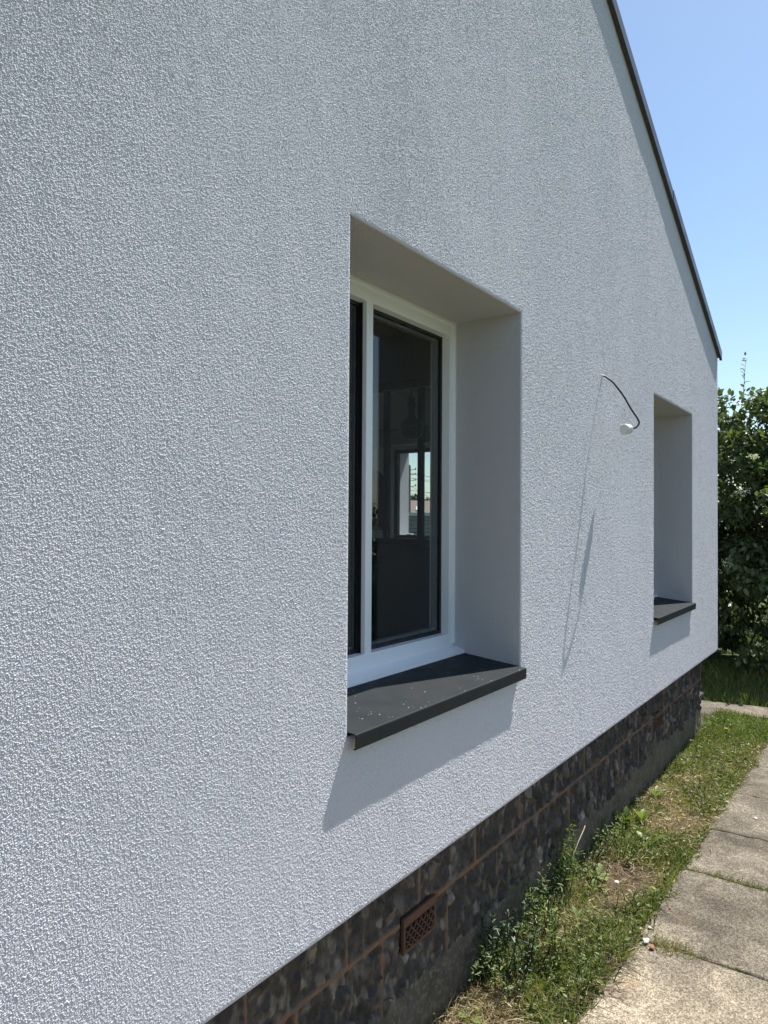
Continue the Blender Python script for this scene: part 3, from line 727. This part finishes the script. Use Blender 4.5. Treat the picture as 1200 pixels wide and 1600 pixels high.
for k, (z0, dx, z1) in enumerate(((5.1, 9, 3.5), (4.6, 9, 3.2), (3.9, 6, -.2), (3.3, 9, 2.6), (2.7, 9, 2.4))):
    a = pc+Vector((0, 0, z0)); b = pc-dirp*dx*1.6-Vector((4, 0, 0))+Vector((0, 0, z1)); bm = bmesh.new()
    tube(bm, [a.lerp(b, t)-Vector((0, 0, 1.1*t*(1-t))) for t in np.linspace(0, 1, 12)], .025, 5)
    tag(obj('overhead_wire', bm, STEEL), ('uppermost', 'second highest', 'steeply falling', 'second lowest', 'lowest')[k]+' overhead wire strung from the grey utility pole', 'wire', 'overhead wires on the utility pole')
# distant house
dh = tag(empty('distant_house', far(31.2, 92, 0)), 'low far house with a brown tiled roof and two roof windows', 'house')
ROOFT, nt, p = mat('brown_tiles', (.2, .13, .1), .8); L(nt, mixc(nt, noise(nt, coords(nt), 2, 3), (.17, .11, .085), (.25, .17, .13)), p.inputs['Base Color'])
hc = far(31.2, 92); fd = Vector((hc.x, hc.y+1.15, 0)).normalized(); sd = Vector((-fd.y, fd.x, 0))
def pr_(name, prof, a, b, m_, par):       # profile in (depth along fd, z), extruded along sd
    bm = bmesh.new(); n_ = len(prof)
    for s_ in (a, b): [bm.verts.new(hc+fd*u+sd*s_+Vector((0, 0, z))) for u, z in prof]
    bm.verts.ensure_lookup_table(); bm.faces.new(bm.verts[:n_][::-1]); bm.faces.new(bm.verts[n_:2*n_])
    for k in range(n_): bm.faces.new((bm.verts[k], bm.verts[(k+1) % n_], bm.verts[n_+(k+1) % n_], bm.verts[n_+k]))
    bmesh.ops.recalc_face_normals(bm, faces=bm.faces); return obj(name, bm, m_, par)
pr_('wall', [(-4, -1.7), (-4, .95), (4, .95), (4, -1.7)], -5, 2.6, mat('dark_render', (.10, .09, .085), .9)[0], dh)  # walls in one even dark render colour
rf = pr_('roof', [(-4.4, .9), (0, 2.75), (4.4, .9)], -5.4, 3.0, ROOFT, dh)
for s_ in (-1.2, 1.5): pr_('roof_window', [(-3.3, 1.42), (-2.2, 1.89), (-2.23, 1.96), (-3.33, 1.49)], s_-.35, s_+.35, WPL, rf)

# ---------------------------------------------------------------- foliage machinery
LEAFV = np.array([(0, 0, 0), (.30, .26, .05), (.65, .24, .04), (1, 0, -.06), (.65, -.24, .04), (.30, -.26, .05)], float)
LEAFF = [(0, 3, 2, 1), (0, 5, 4, 3)]
def leaves(P, D, Nn, size, tone, tmpl=LEAFV, faces=LEAFF, wid=1.0):
    """arrays: positions, directions, normals, lengths -> V, F, tone"""
    P, D, Nn = (np.asarray(a, float) for a in (P, D, Nn)); size = np.asarray(size, float)
    D = D/np.linalg.norm(D, axis=1)[:, None]; Sd = np.cross(Nn, D); Sd /= np.linalg.norm(Sd, axis=1)[:, None]+1e-9; Nn = np.cross(D, Sd)
    wid = np.broadcast_to(wid, (len(P),))
    T = tmpl[None]; V = P[:, None]+size[:, None, None]*(T[..., 0:1]*D[:, None]+T[..., 1:2]*Sd[:, None]*wid[:, None, None]+T[..., 2:3]*Nn[:, None])
    k = len(tmpl); Fc = (np.array(faces)[None]+(np.arange(len(P))*k)[:, None, None]).reshape(-1, len(faces[0]))
    return V.reshape(-1, 3), Fc, np.repeat(tone, k)
def rdir(n, r=None):
    v_ = (r or rng).normal(size=(n, 3)); return v_/np.linalg.norm(v_, axis=1)[:, None]
BLADEV = np.array([(0, .5, 0), (0, -.5, 0), (.35, -.42, .10), (.35, .42, .10), (.72, -.28, .05), (.72, .28, .05), (1, 0, -.08), (1, 0, -.08)], float)
BLADEV[:, 2] *= 1.0
BLADEF = [(0, 1, 2, 3), (3, 2, 4, 5), (5, 4, 6, 7)]
def join(parts):
    Vs, Fs, Ts = [], [], []; o = 0
    for V, Fc, T in parts: Vs.append(V); Fs.append(Fc+o); Ts.append(T); o += len(V)
    return np.concatenate(Vs), np.concatenate(Fs), np.concatenate(Ts)
BLADEV[7] = (1, .001, -.08)

def shrub(name, cx, cy, zb, zt, rx, ry, nleaf, lsize, matl, label, seed, nclump=60, cat='shrub', flowers=0, group=None, stems=9, lightdir=None, frontonly=False, dense=1.0, shoots=0):
    r = np.random.default_rng(seed)
    root = tag(empty(name, (cx, cy, 0)), label, cat, group)
    # clumps fill an uneven ovoid
    C = []; RR = []
    while len(C) < nclump:
        d = rdir(1, r)[0]; rad = r.uniform(.2, 1)**.45; q = d*rad
        if q[2] < 0: sc_ = min(1.9, 1/math.sqrt(max(.05, 1-q[2]**2))); q = np.array([q[0]*sc_, q[1]*sc_, q[2]])
        h = (q[2]+1)/2; x = cx+q[0]*rx*(.8+.35*r.random()); y = cy+q[1]*ry*(.8+.35*r.random()); z = zb+(zt-zb)*(h*.93+.02)*(.9+.16*r.random())
        C.append((x, y, z)); RR.append(r.uniform(.16, .34)*min(rx, ry)*.62)
    C = np.array(C); RR = np.array(RR)
    idx = r.integers(0, nclump, nleaf); dd = rdir(nleaf, r)
    P = C[idx]+dd*(RR[idx]*r.uniform(.25, 1.05, nleaf)**.5)[:, None]*np.array([1, 1, .8])
    P = P[P[:, 2] > -1.66]; n_ = len(P); dd = P-np.array([cx, cy, (zb+zt)/2]); dd /= np.linalg.norm(dd, axis=1)[:, None]
    D = dd*.7+rdir(n_, r)*.8+np.array([0, 0, -.25]); Nn = rdir(n_, r)*.65+np.array([0, 0, 1.0])
    s_ = lsize*r.uniform(.6, 1.25, n_); tn = np.clip(r.normal(.5, .22, n_)+.25*np.array([mnoise.noise(Vector(q)*1.7) for q in P]), 0, 1)
    parts_ = [leaves(P, D, Nn, s_, tn, wid=.9)]
    # leafy shoots sticking out of the top
    for k in range(shoots):
        a = r.uniform(0, 2*math.pi); rr = r.uniform(.1, .95); b = Vector((cx+rx*rr*math.cos(a), cy+ry*rr*math.sin(a), zb+(zt-zb)*(.50+.40*math.sqrt(1-rr*rr))))
        d = Vector((math.cos(a)*.35+r.normal()*.2, math.sin(a)*.35+r.normal()*.2, 1)).normalized(); ln = r.uniform(.25, .6)
        pts_ = [b+d*ln*t+Vector((0, 0, -.05*t*t)) for t in np.linspace(0, 1, 7)]; bmS = bmesh.new(); tube(bmS, pts_, [.005*(1-.7*t) for t in np.linspace(0, 1, 7)], 5); obj('twig', bmS, BARK, root, True)
        m_ = int(ln/.03); PP = np.array([tuple(b+d*ln*(j+1)/m_) for j in range(m_)]); DD = rdir(m_, r)*.8+np.array(d)*.7
        parts_.append(leaves(PP, DD, rdir(m_, r)*.4+np.array([0, 0, 1]), lsize*r.uniform(.5, .95, m_), np.clip(r.normal(.6, .2, m_), 0, 1), wid=.9))
    V, Fc, T = join(parts_)
    arr('foliage', V, Fc, matl, root, tone=T)
    for k in range(stems):
        a = r.uniform(0, 2*math.pi); b = Vector((cx+.25*rx*math.cos(a), cy+.25*ry*math.sin(a), -1.72)); t_ = Vector(C[r.integers(0, nclump)]); t_ = Vector((cx+(t_.x-cx)*.45, cy+(t_.y-cy)*.45, max(t_.z, (zb+zt)/2)))
        mdl = b.lerp(t_, .5)+Vector((r.normal()*.1, r.normal()*.1, .1))
        bmS = bmesh.new(); tube(bmS, spline([b, mdl, t_], 5), [.012*(1-.75*t) for t in np.linspace(0, 1, 11)], 7); obj('trunk', bmS, BARK, root, True)
    # flat flower heads on the outside facing out
    if flowers:
        for k in range(flowers):
            d = Vector(rdir(1, r)[0]); d.x = -abs(d.x); d.z = d.z*.8+.15
            if abs(d.y) > .8: d.y *= .5
            d.normalize(); d.z = min(d.z, .62); c_ = Vector((cx+d.x*rx*.95, cy+d.y*ry*.95, (zb+zt)/2+d.z*(zt-zb)*.46)); nrm = (d+Vector((0, 0, 1.1))).normalized()
            R_ = r.uniform(.05, .11); m_ = 120; t1 = nrm.orthogonal().normalized(); t2 = nrm.cross(t1)
            rr = np.sqrt(r.random(m_))*R_; aa = r.uniform(0, 6.283, m_)
            sub = .8+.2*np.cos(aa*5); PP = np.array([tuple(c_+t1*float(q*s*math.cos(a))+t2*float(q*s*math.sin(a))+nrm*float(.02-q*q*2.0)) for q, a, s in zip(rr, aa, sub)])
            V, Fc, T = leaves(PP, rdir(m_, r)*np.array([1, 1, .3]), rdir(m_, r)*.4+np.array(nrm), np.full(m_, .013), np.clip(r.normal(.6, .2, m_), 0, 1), wid=1.7)
            arr('flower_head', V, Fc, CREAM, root, tone=T)
    return root
shrub('elder_shrub', 9.95, .40, -1.85, 1.95, 1.35, 2.5, 95000, .082, LEAF, 'dense elder shrub with flat cream flower heads behind the house corner', 11, nclump=380, flowers=85, shoots=12)
shrub('leafy_tree', 9.8, -2.35, -1.2, 2.0, 1.1, 1.45, 24000, .07, LEAF, 'taller leafy tree whose branch tip reaches into the sky at the right edge', 5, nclump=120, cat='tree', shoots=40)
shrub('hedge', 12.9, .4, -1.75, .9, 1.1, 4.8, 50000, .11, DARKLEAF, 'added dark hedge backing the elder shrub so its gaps stay dark', 41, nclump=220, cat='hedge', stems=4)  # added as a dark back to close bright gaps in the elder
shrub('garden_shrub', 9.7, -5.2, -1.7, .55, 1.5, 1.7, 16000, .09, LEAF, 'round garden shrub on the lawn seen only mirrored in the near window pane', 21, nclump=80, shoots=10)
shrub('garden_shrub', 7.7, -3.9, -1.7, -.35, 1.0, 1.2, 9000, .09, DARKLEAF, 'darker low garden shrub on the lawn mirrored low in the near window pane', 22, nclump=60, shoots=12)
shrub('distant_tree', 92, 57.5, -1.5, 4.0, 4.2, 4.2, 3500, .7, DARKLEAF, 'round dark far tree behind the brown roofed house', 31, nclump=40, cat='tree')
shrub('distant_tree', 96, 50.5, -1.5, 3.2, 3.5, 3.5, 3000, .7, DARKLEAF, 'far tree at the right end of the brown roofed house', 32, nclump=40, cat='tree')
shrub('garden_bush', 52, 33.6, -1.5, .55, 1.4, 1.4, 2500, .28, LEAF, 'green bush at the foot of the utility pole above the fence', 33, nclump=30)

# ---------------------------------------------------------------- strip vegetation
def veg_density(x, y):
    return veg_base(x, y)-.30*min(1, max(0, (x-3.9)/.6))*min(1, max(0, (5.9-x)/.4))
def veg_base(x, y):
    """0..1 how lush"""
    b = .80+.8*mnoise.noise((x*1.9, y*2.6, 7.7))+.35*mnoise.noise((x*6, y*6, 1.7))
    for (bx, by, r_) in ((3.55, -.06, .20), (4.23, -.10, .12), (3.45, -.18, .13), (2.2, .0, .20), (5.05, -.05, .13), (3.75, .12, .10)):
        b -= .62*math.exp(-((x-bx)**2+(y-by)**2)/(r_*r_))
    return b
# grass blades
def sample(n_, xa, xb, ya=-.40, yb=.10, thr=.0, seed=0, power=1.0):
    r = np.random.default_rng(seed); out = []
    while len(out) < n_:
        x = xa+(xb-xa)*r.random()**power; y = r.uniform(ya, yb)
        if y < float(pathedge(x))-.012+.03*mnoise.noise((x*14, 3, 3))-.03*r.random()**3: continue
        if veg_density(x, y)+r.uniform(-.25, .25) > thr: out.append((x, y))
    return out
def strip_grass():
    r = np.random.default_rng(55); parts_ = []
    pts = sample(42000, 1.2, 7.0, thr=.32, seed=1); n_ = len(pts)
    P = np.array([(x, y, gz(x, y)-.004) for x, y in pts])
    lean = rdir(n_, r)*np.array([.75, .75, 0]); D = lean+np.array([0, 0, 1.0])*r.uniform(.25, 1.2, n_)[:, None]
    dn = np.array([veg_density(x, y) for x, y in pts]); pn = np.array([mnoise.noise((x*5, y*5, 2)) for x, y in pts])
    s_ = r.uniform(.018, .075, n_)*(.75+.5*np.clip(dn, 0, 1.4)); tn = np.clip(r.normal(.42, .22, n_)+.35*pn, 0, 1)
    parts_.append(leaves(P, D, rdir(n_, r), s_, tn, BLADEV, BLADEF, wid=r.uniform(.05, .11, n_)))
    V, Fc, T = join(parts_); tag(arr('grass', V, Fc, GRASSM, tone=T), 'short rough grass growing along the strip between plinth and path', 'grass', kind='stuff')
    # upright dead stems
    pts = sample(700, 1.6, 6.2, thr=.2, seed=8)+[(2.95+r.normal()*.22, .02+abs(r.normal())*.04) for _ in range(420)]; n_ = len(pts); P = np.array([(x, min(y, .085), gz(x, y)) for x, y in pts])
    D = rdir(n_, r)*np.array([.5, .3, 0])+np.array([0, -.08, 1.0]); V, Fc, T = leaves(P, D, rdir(n_, r), r.uniform(.05, .13, n_), np.clip(r.normal(.4, .25, n_), 0, 1), BLADEV, BLADEF, wid=r.uniform(.015, .03, n_)); V[:, 1] = np.minimum(V[:, 1], .098)
    tag(arr('dead_stems', V, Fc, STRAW, tone=T), 'thin upright dead stems standing among the weeds', 'dry stems', kind='stuff')
    # low broad-leaved ground cover (chickweed, clover size)
    pts = sample(21000, 1.3, 6.9, thr=.30, seed=2); n_ = len(pts)
    P = np.array([(x, y, gz(x, y)+abs(r.normal())*.018*(1+max(0, veg_density(x, y)))) for x, y in pts])
    D = rdir(n_, r)*np.array([1, 1, .8])+np.array([0, 0, .35]); Nn = rdir(n_, r)*1.1+np.array([0, 0, .6])
    s_ = .007+.022*r.random(n_)**2; tn = np.clip(r.normal(.42, .28, n_)+.3*np.array([mnoise.noise((x*7, y*7, 5)) for x, y in pts]), 0, 1)
    V, Fc, T = leaves(P, D, Nn, s_, tn, wid=r.uniform(.35, 1.1, n_)); tag(arr('ground_cover', V, Fc, WEED, tone=T), 'low small leaved ground cover beside the concrete path', 'ground cover', kind='stuff')
    # dry stems and clippings
    pts = sample(15000, 1.3, 6.6, thr=-.6, seed=3); pts += [(2.92+r.normal()*.16, -.02+r.normal()*.07) for _ in range(2600)]+[(2.25+r.normal()*.16, .0+r.normal()*.06) for _ in range(1600)]+[(5.0+r.normal()*.35, .0+r.normal()*.07) for _ in range(1800)]+[(r.uniform(3.9, 6.0), -.10+r.normal()*.12) for _ in range(4200)]
    n_ = len(pts); P = np.array([(x, min(y, .09), gz(x, y)+r.uniform(0, .034)) for x, y in pts])
    D = rdir(n_, r)*np.array([1, 1, .22])+np.array([0, 0, .08]); s_ = r.uniform(.015, .075, n_)
    V1 = leaves(P, D, rdir(n_, r), s_, np.clip(r.normal(.45, .25, n_), 0, 1), BLADEV, BLADEF, wid=r.uniform(.025, .055, n_))
    V, Fc, T = V1; tag(arr('dry_grass', V, Fc, STRAW, tone=T), 'dry straw and cut stems scattered over the strip', 'dry grass', kind='stuff')
    pts = sample(900, 1.5, 6.4, thr=.1, seed=4)+sample(900, 4.0, 6.2, thr=-.5, seed=14); n_ = len(pts); P = np.array([(x, y, gz(x, y)+r.uniform(.01, .04)) for x, y in pts])
    V, Fc, T = leaves(P, rdir(n_, r)*np.array([1, 1, .3]), rdir(n_, r)*.4+np.array([0, 0, 1]), r.uniform(.010, .032, n_), np.clip(r.normal(.5, .3, n_), 0, 1), wid=r.uniform(.3, .9, n_))
    tag(arr('leaf_litter', V, Fc, STRAW, tone=T), 'pale withered leaf clippings lying on the weeds', 'leaf litter', kind='stuff')
    # grass of the lawn beyond
    n_ = 30000; X = r.uniform(6.45, 9.8, n_); Y = r.uniform(-2.6, 2.6, n_); Yc = np.clip(Y, -.7, .7); ok = ~((X > 6.96-.41*Yc) & (X < 7.49-.10*Yc)); X = X[ok]; Y = Y[ok]; n_ = len(X)
    P = np.stack([X, Y, np.full(n_, -1.725)], 1); D = rdir(n_, r)*np.array([.6, .6, 0])+np.array([0, 0, 1.0])*r.uniform(.4, 1.2, n_)[:, None]
    V, Fc, T = leaves(P, D, rdir(n_, r), r.uniform(.05, .13, n_), np.clip(r.normal(.45, .2, n_), 0, 1), BLADEV, BLADEF, wid=r.uniform(.05, .09, n_))
    tag(arr('lawn_grass', V, Fc, GRASSM, tone=T), 'longer lawn grass around the crossing path behind the corner', 'grass', kind='stuff')
strip_grass()

def stem_weed(x, y, h, nst, spread, ls, label, seed, matl=WEED, lw=.55, cat='weed', name='weed', step=.012, group=None):
    r = np.random.default_rng(seed); root = tag(empty(name, (x, y, 0)), label, cat, group); parts_ = []
    for k in range(nst):
        a = r.uniform(0, 6.283); l = h*r.uniform(.55, 1); b = Vector((x+r.normal()*spread*.5, min(.085, y+r.normal()*spread*.5), gz(x, y)-.01))
        tip = b+Vector((math.cos(a)*spread*r.uniform(.3, 1.1), math.sin(a)*spread*r.uniform(.3, 1), l)); tip.y = min(tip.y, .085)
        pts_ = spline([b, b.lerp(tip, .5)+Vector((r.normal()*.01, r.normal()*.01, .02)), tip], 5); bm = bmesh.new(); tube(bm, pts_, [.0022*(1-.6*t) for t in np.linspace(0, 1, len(pts_))], 5); obj('stem', bm, matl, root, True)
        m_ = max(4, int(l/step)); tt = r.uniform(.12, 1, m_); PP = []; 
        for t in tt: i = min(int(t*(len(pts_)-1)), len(pts_)-2); PP.append(tuple(pts_[i].lerp(pts_[i+1], t*(len(pts_)-1)-i)))
        D = rdir(m_, r)*np.array([1, 1, .4])+np.array([0, 0, .35]); sz = ls*r.uniform(.5, 1.15, m_)*(1.15-.5*tt)
        parts_.append(leaves(PP, D, rdir(m_, r)*.45+np.array([0, 0, 1]), sz, np.clip(r.normal(.5, .2, m_)+.15*(tt-.5), 0, 1), wid=lw*r.uniform(.7, 1.2, m_)))
    V, Fc, T = join(parts_); V[:, 1] = np.minimum(V[:, 1], .10); arr('foliage', V, Fc, matl, root, tone=T)
    return root
def rosette(x, y, n_, ln, label, seed, name='broadleaf_weed', matl=WEED, wid=.55, up=.7, group=None):
    r = np.random.default_rng(seed); root = tag(empty(name, (x, y, 0)), label, 'weed', group)
    # broad leaf: curved 5-station strip with wavy edge
    st = np.array([(0, .03), (.2, .12), (.4, .22), (.6, .27), (.8, .22), (.93, .12), (1, .01)]); Vt = []
    for k, (u, w_) in enumerate(st): z = .30*math.sin(u*2.6)*.6; wv = w_*(1+.15*(-1)**k); Vt += [(u, -wv, z+.05*w_), (u, 0, z-.015), (u, wv, z+.05*w_)]
    Vt = np.array(Vt, float); Ft = []
    for k in range(len(st)-1):
        for j in (0, 1): a = k*3+j; Ft.append((a, a+3, a+4, a+1))
    a = np.linspace(0, 6.283, n_, endpoint=False)+r.uniform(-.3, .3, n_); up_ = up*r.uniform(.4, 1.4, n_)
    D = np.stack([np.cos(a), np.sin(a), up_], 1); P = np.tile([x, y, gz(x, y)+.004], (n_, 1)); Nn = np.stack([-np.cos(a)*up_, -np.sin(a)*up_, np.ones(n_)], 1)
    V, Fc, T = leaves(P, D, Nn, ln*r.uniform(.65, 1.1, n_), np.clip(r.normal(.62, .15, n_), 0, 1), Vt, Ft, wid=wid*r.uniform(.8, 1.2, n_)); V[:, 1] = np.minimum(V[:, 1], .10)
    arr('foliage', V, Fc, matl, root, tone=T, smooth=True)
    bm = bmesh.new(); tube(bm, [(x, y, gz(x, y)-.02), (x, y, gz(x, y)+.012)], [.006, .004], 6); obj('stem', bm, matl, root)
    return root
# tall weeds against the plinth
stem_weed(2.36, .05, .20, 12, .09, .030, 'leafy weed clump at the plinth under the near air vent', 100, WEED, .5)
stem_weed(2.50, .02, .31, 22, .11, .036, 'dark bushy weed clump against the plinth right of the near air vent', 101, DARKLEAF, .5)
stem_weed(2.66, -.03, .24, 18, .10, .030, 'green leafy weed clump standing out in front of the plinth by the sandy slab', 102)
stem_weed(2.80, .04, .33, 14, .07, .032, 'upright leafy weed with pale tips before the flint plinth', 103, WEED, .42)
stem_weed(3.16, .05, .38, 12, .06, .034, 'tallest narrow feathery weed standing against the flint plinth', 104, WEED, .22, step=.005)
stem_weed(2.98, .06, .24, 14, .07, .026, 'short dark weed between the two tall weeds at the plinth', 105, DARKLEAF, .45)
stem_weed(3.35, .03, .15, 14, .09, .024, 'loose weed at the foot of the tallest feathery one', 111, WEED, .4)
stem_weed(3.74, .05, .19, 24, .13, .028, 'low mounded bushy weed under the middle of the plinth', 106, WEED, .45)
stem_weed(3.54, .07, .14, 12, .08, .024, 'small dark weed beside the low mounded one', 107, DARKLEAF, .5)
stem_weed(4.80, -.18, .12, 12, .08, .024, 'small dark clump of weed midway along the strip', 108, DARKLEAF, .45)
stem_weed(2.58, -.16, .13, 22, .13, .020, 'low dense leafy patch next to the sandy slab', 109, WEED, .5)
stem_weed(2.86, -.19, .11, 22, .13, .020, 'low leafy patch at the first joint of the path', 110, WEED, .5)
stem_weed(3.28, -.22, .10, 20, .12, .020, 'low leafy patch along the edge of the second slab', 112, WEED, .5)
stem_weed(4.02, -.22, .09, 18, .12, .022, 'low weed along the edge of the third slab', 113, WEED, .45)
stem_weed(4.45, .05, .11, 16, .11, .024, 'yellowish low weed at the sunny plinth foot', 114, WEED, .45)
stem_weed(5.35, -.20, .09, 16, .14, .024, 'tuft of low weed far along the path edge', 115, WEED, .4)
rosette(4.06, .045, 14, .13, 'upright dandelion rosette against the plinth', 120, up=1.8, wid=.5)
rosette(4.20, .0, 8, .10, 'smaller leaf rosette beside the upright dandelion', 121, up=1.1)
rosette(3.92, -.11, 5, .11, 'large yellow green plantain leaf rosette in the middle of the strip', 122, up=.5, wid=.6)
rosette(3.44, .0, 6, .09, 'flat green rosette on the bare soil patch', 123, up=.3, wid=.8)
rosette(3.33, -.02, 5, .07, 'small rosette left of the bare soil patch', 124, up=.5, wid=.8)
rosette(2.98, -.08, 6, .075, 'light green rosette in the near lawn patch', 125, up=.8, wid=.6)
rosette(2.22, .03, 7, .065, 'round leaved weed at the foot of the near plinth', 126, up=.35, wid=1.1)
rosette(2.46, -.06, 6, .05, 'small pale rosette on the straw at the front', 127, up=.4, wid=1.0)
rosette(4.62, .03, 8, .09, 'leafy rosette on the sunny far stretch of soil', 128, up=.7)
rosette(5.30, .0, 8, .08, 'far rosette near the second air vent', 129, up=.7)
# a single bent dry stalk
bm = bmesh.new(); tube(bm, spline([(3.12, .04, -1.66), (3.16, .03, -1.54), (3.24, .02, -1.46), (3.34, .03, -1.44), (3.42, .05, -1.45)], 6), [.0016]*25, 5)
tag(obj('dry_stalk', bm, mat('straw_stalk', (.40, .33, .22), .8)[0]), 'single bent dry stalk arching against the plinth', 'stalk')
# yellow flower near the corner
df = tag(empty('dandelion', (6.25, -.09, 0)), 'small yellow dandelion flower in the grass near the house corner', 'flower')
bm = bmesh.new(); tube(bm, [(6.25, -.09, -1.72), (6.25, -.09, -1.62)], .002, 5); obj('stem', bm, WEED, df)
bm = bmesh.new()
for k in range(26):
    a = k*2.4; l = .008+.012*(k/26); c_ = Vector((6.25, -.09, -1.618)); tube(bm, [c_, c_+Vector((math.cos(a)*l, math.sin(a)*l, .006+.004*(1-k/26)))], [.0025, .001], 4)
obj('petals', bm, mat('yellow_petal', (.75, .52, .03), .7)[0], df)

# tufts in the path joints
def tuft(x, y, n_, ln, sx, sy, label, seed, dry=.5, name='grass_tuft'):
    r = np.random.default_rng(seed); root = tag(empty(name, (x, y, 0)), label, 'grass tuft', 'tufts in the joints of the path')
    for nm, m_, mt in (('green_blades', int(n_*(1-dry)), GRASSM), ('dry_blades', int(n_*dry), STRAW)):
        if m_ < 12: continue
        P = np.stack([x+r.normal(size=m_)*sx, y+r.normal(size=m_)*sy, np.full(m_, -1.69)], 1); D = rdir(m_, r)*np.array([1, 1, 0])*.9+np.array([0, 0, 1])*r.uniform(.1, .9, m_)[:, None]
        V, Fc, T = leaves(P, D, rdir(m_, r), ln*r.uniform(.4, 1.1, m_), np.clip(r.normal(.4, .2, m_), 0, 1), BLADEV, BLADEF, wid=r.uniform(.03, .07, m_)); arr(nm, V, Fc, mt, root, tone=T)
    return root
tuft(3.03, -.43, 420, .055, .022, .04, 'largest dry grass tuft in the nearest path joint', 201, .6)
tuft(3.035, -.50, 90, .04, .014, .022, 'small green and dry tuft beside the largest one in the nearest joint', 202, .45)
tuft(3.03, -.59, 45, .03, .010, .018, 'tiny tuft in the nearest joint, third from the strip', 203, .4)
tuft(3.03, -.66, 70, .035, .010, .02, 'dry tuft in the nearest joint next to the white spot', 204, .6)
tuft(3.765, -.37, 120, .035, .008, .03, 'low green tuft at the strip end of the second joint', 205, .15)
tuft(3.765, -.47, 170, .045, .010, .035, 'fullest green weed line in the second joint', 206, .15)
tuft(3.765, -.58, 220, .045, .010, .045, 'green weed mat further right in the second joint', 207, .15)
tuft(3.765, -.69, 200, .04, .010, .045, 'green weed mat at the right edge of the second joint', 208, .15)
tuft(4.34, -.38, 90, .035, .008, .035, 'sparse tuft in the third joint of the path', 209, .5)
tuft(5.0, -.42, 70, .03, .008, .035, 'thin tuft in the fourth joint of the path', 210, .6)
tuft(4.0, -.335, 50, .03, .02, .01, 'pale small clump spilling over the path edge', 211, .3)
# dry roots and stems lying over the sandy slab
r = np.random.default_rng(9); bm = bmesh.new()
for k in range(60):
    b = Vector((r.uniform(2.40, 3.0), -.26+r.normal()*.02, -1.668)); a = r.normal()*.5-1.1; l = r.uniform(.05, .17)
    e = b+Vector((math.cos(a)*l, math.sin(a)*l, 0)); tube(bm, spline([b+Vector((0, .03, .004)), b.lerp(e, .5)+Vector((r.normal()*.01, r.normal()*.01, .008)), e], 4), .0009, 4)
tag(obj('dry_roots', bm, mat('brown_stem', (.15, .10, .06), .9)[0]), 'thin dry brown stems fanning over the edge of the sandy slab', 'dry stems', kind='stuff')
# chips on the path
def stone(x, y, s_, label, m_, seed, name='stone_chip'):
    bm = bmesh.new(); bmesh.ops.create_icosphere(bm, subdivisions=2, radius=1); rr = random.Random(seed)
    for v_ in bm.verts: v_.co = Vector((v_.co.x*s_*1.3, v_.co.y*s_*.9, v_.co.z*s_*.45))*(1+.35*mnoise.noise(v_.co*1.3+Vector((seed, 0, 0))))+Vector((x, y, -1.678+s_*.35))
    tag(obj(name, bm, m_), label, 'stone')
PALE = mat('pale_stone', (.55, .52, .48), .9)[0]; RUST = mat('rust_brick', (.28, .12, .07), .9)[0]
stone(2.98, -.375, .011, 'small rust brown brick chip on the nearest path joint', RUST, 1, 'brick_chip')
stone(3.01, -.345, .014, 'white pebble beside the brown brick chip', PALE, 2)
stone(3.12, -.33, .008, 'tiny pale pebble at the strip edge of the second slab', PALE, 3)
stone(4.62, -.52, .010, 'single pale pebble on the third slab', PALE, 4)
stone(3.33, -.36, .006, 'dark crumb lying above the yellow stain', RUST, 5)
stone(3.42, -.10, .011, 'white stone lying on the bare soil of the strip', PALE, 6)
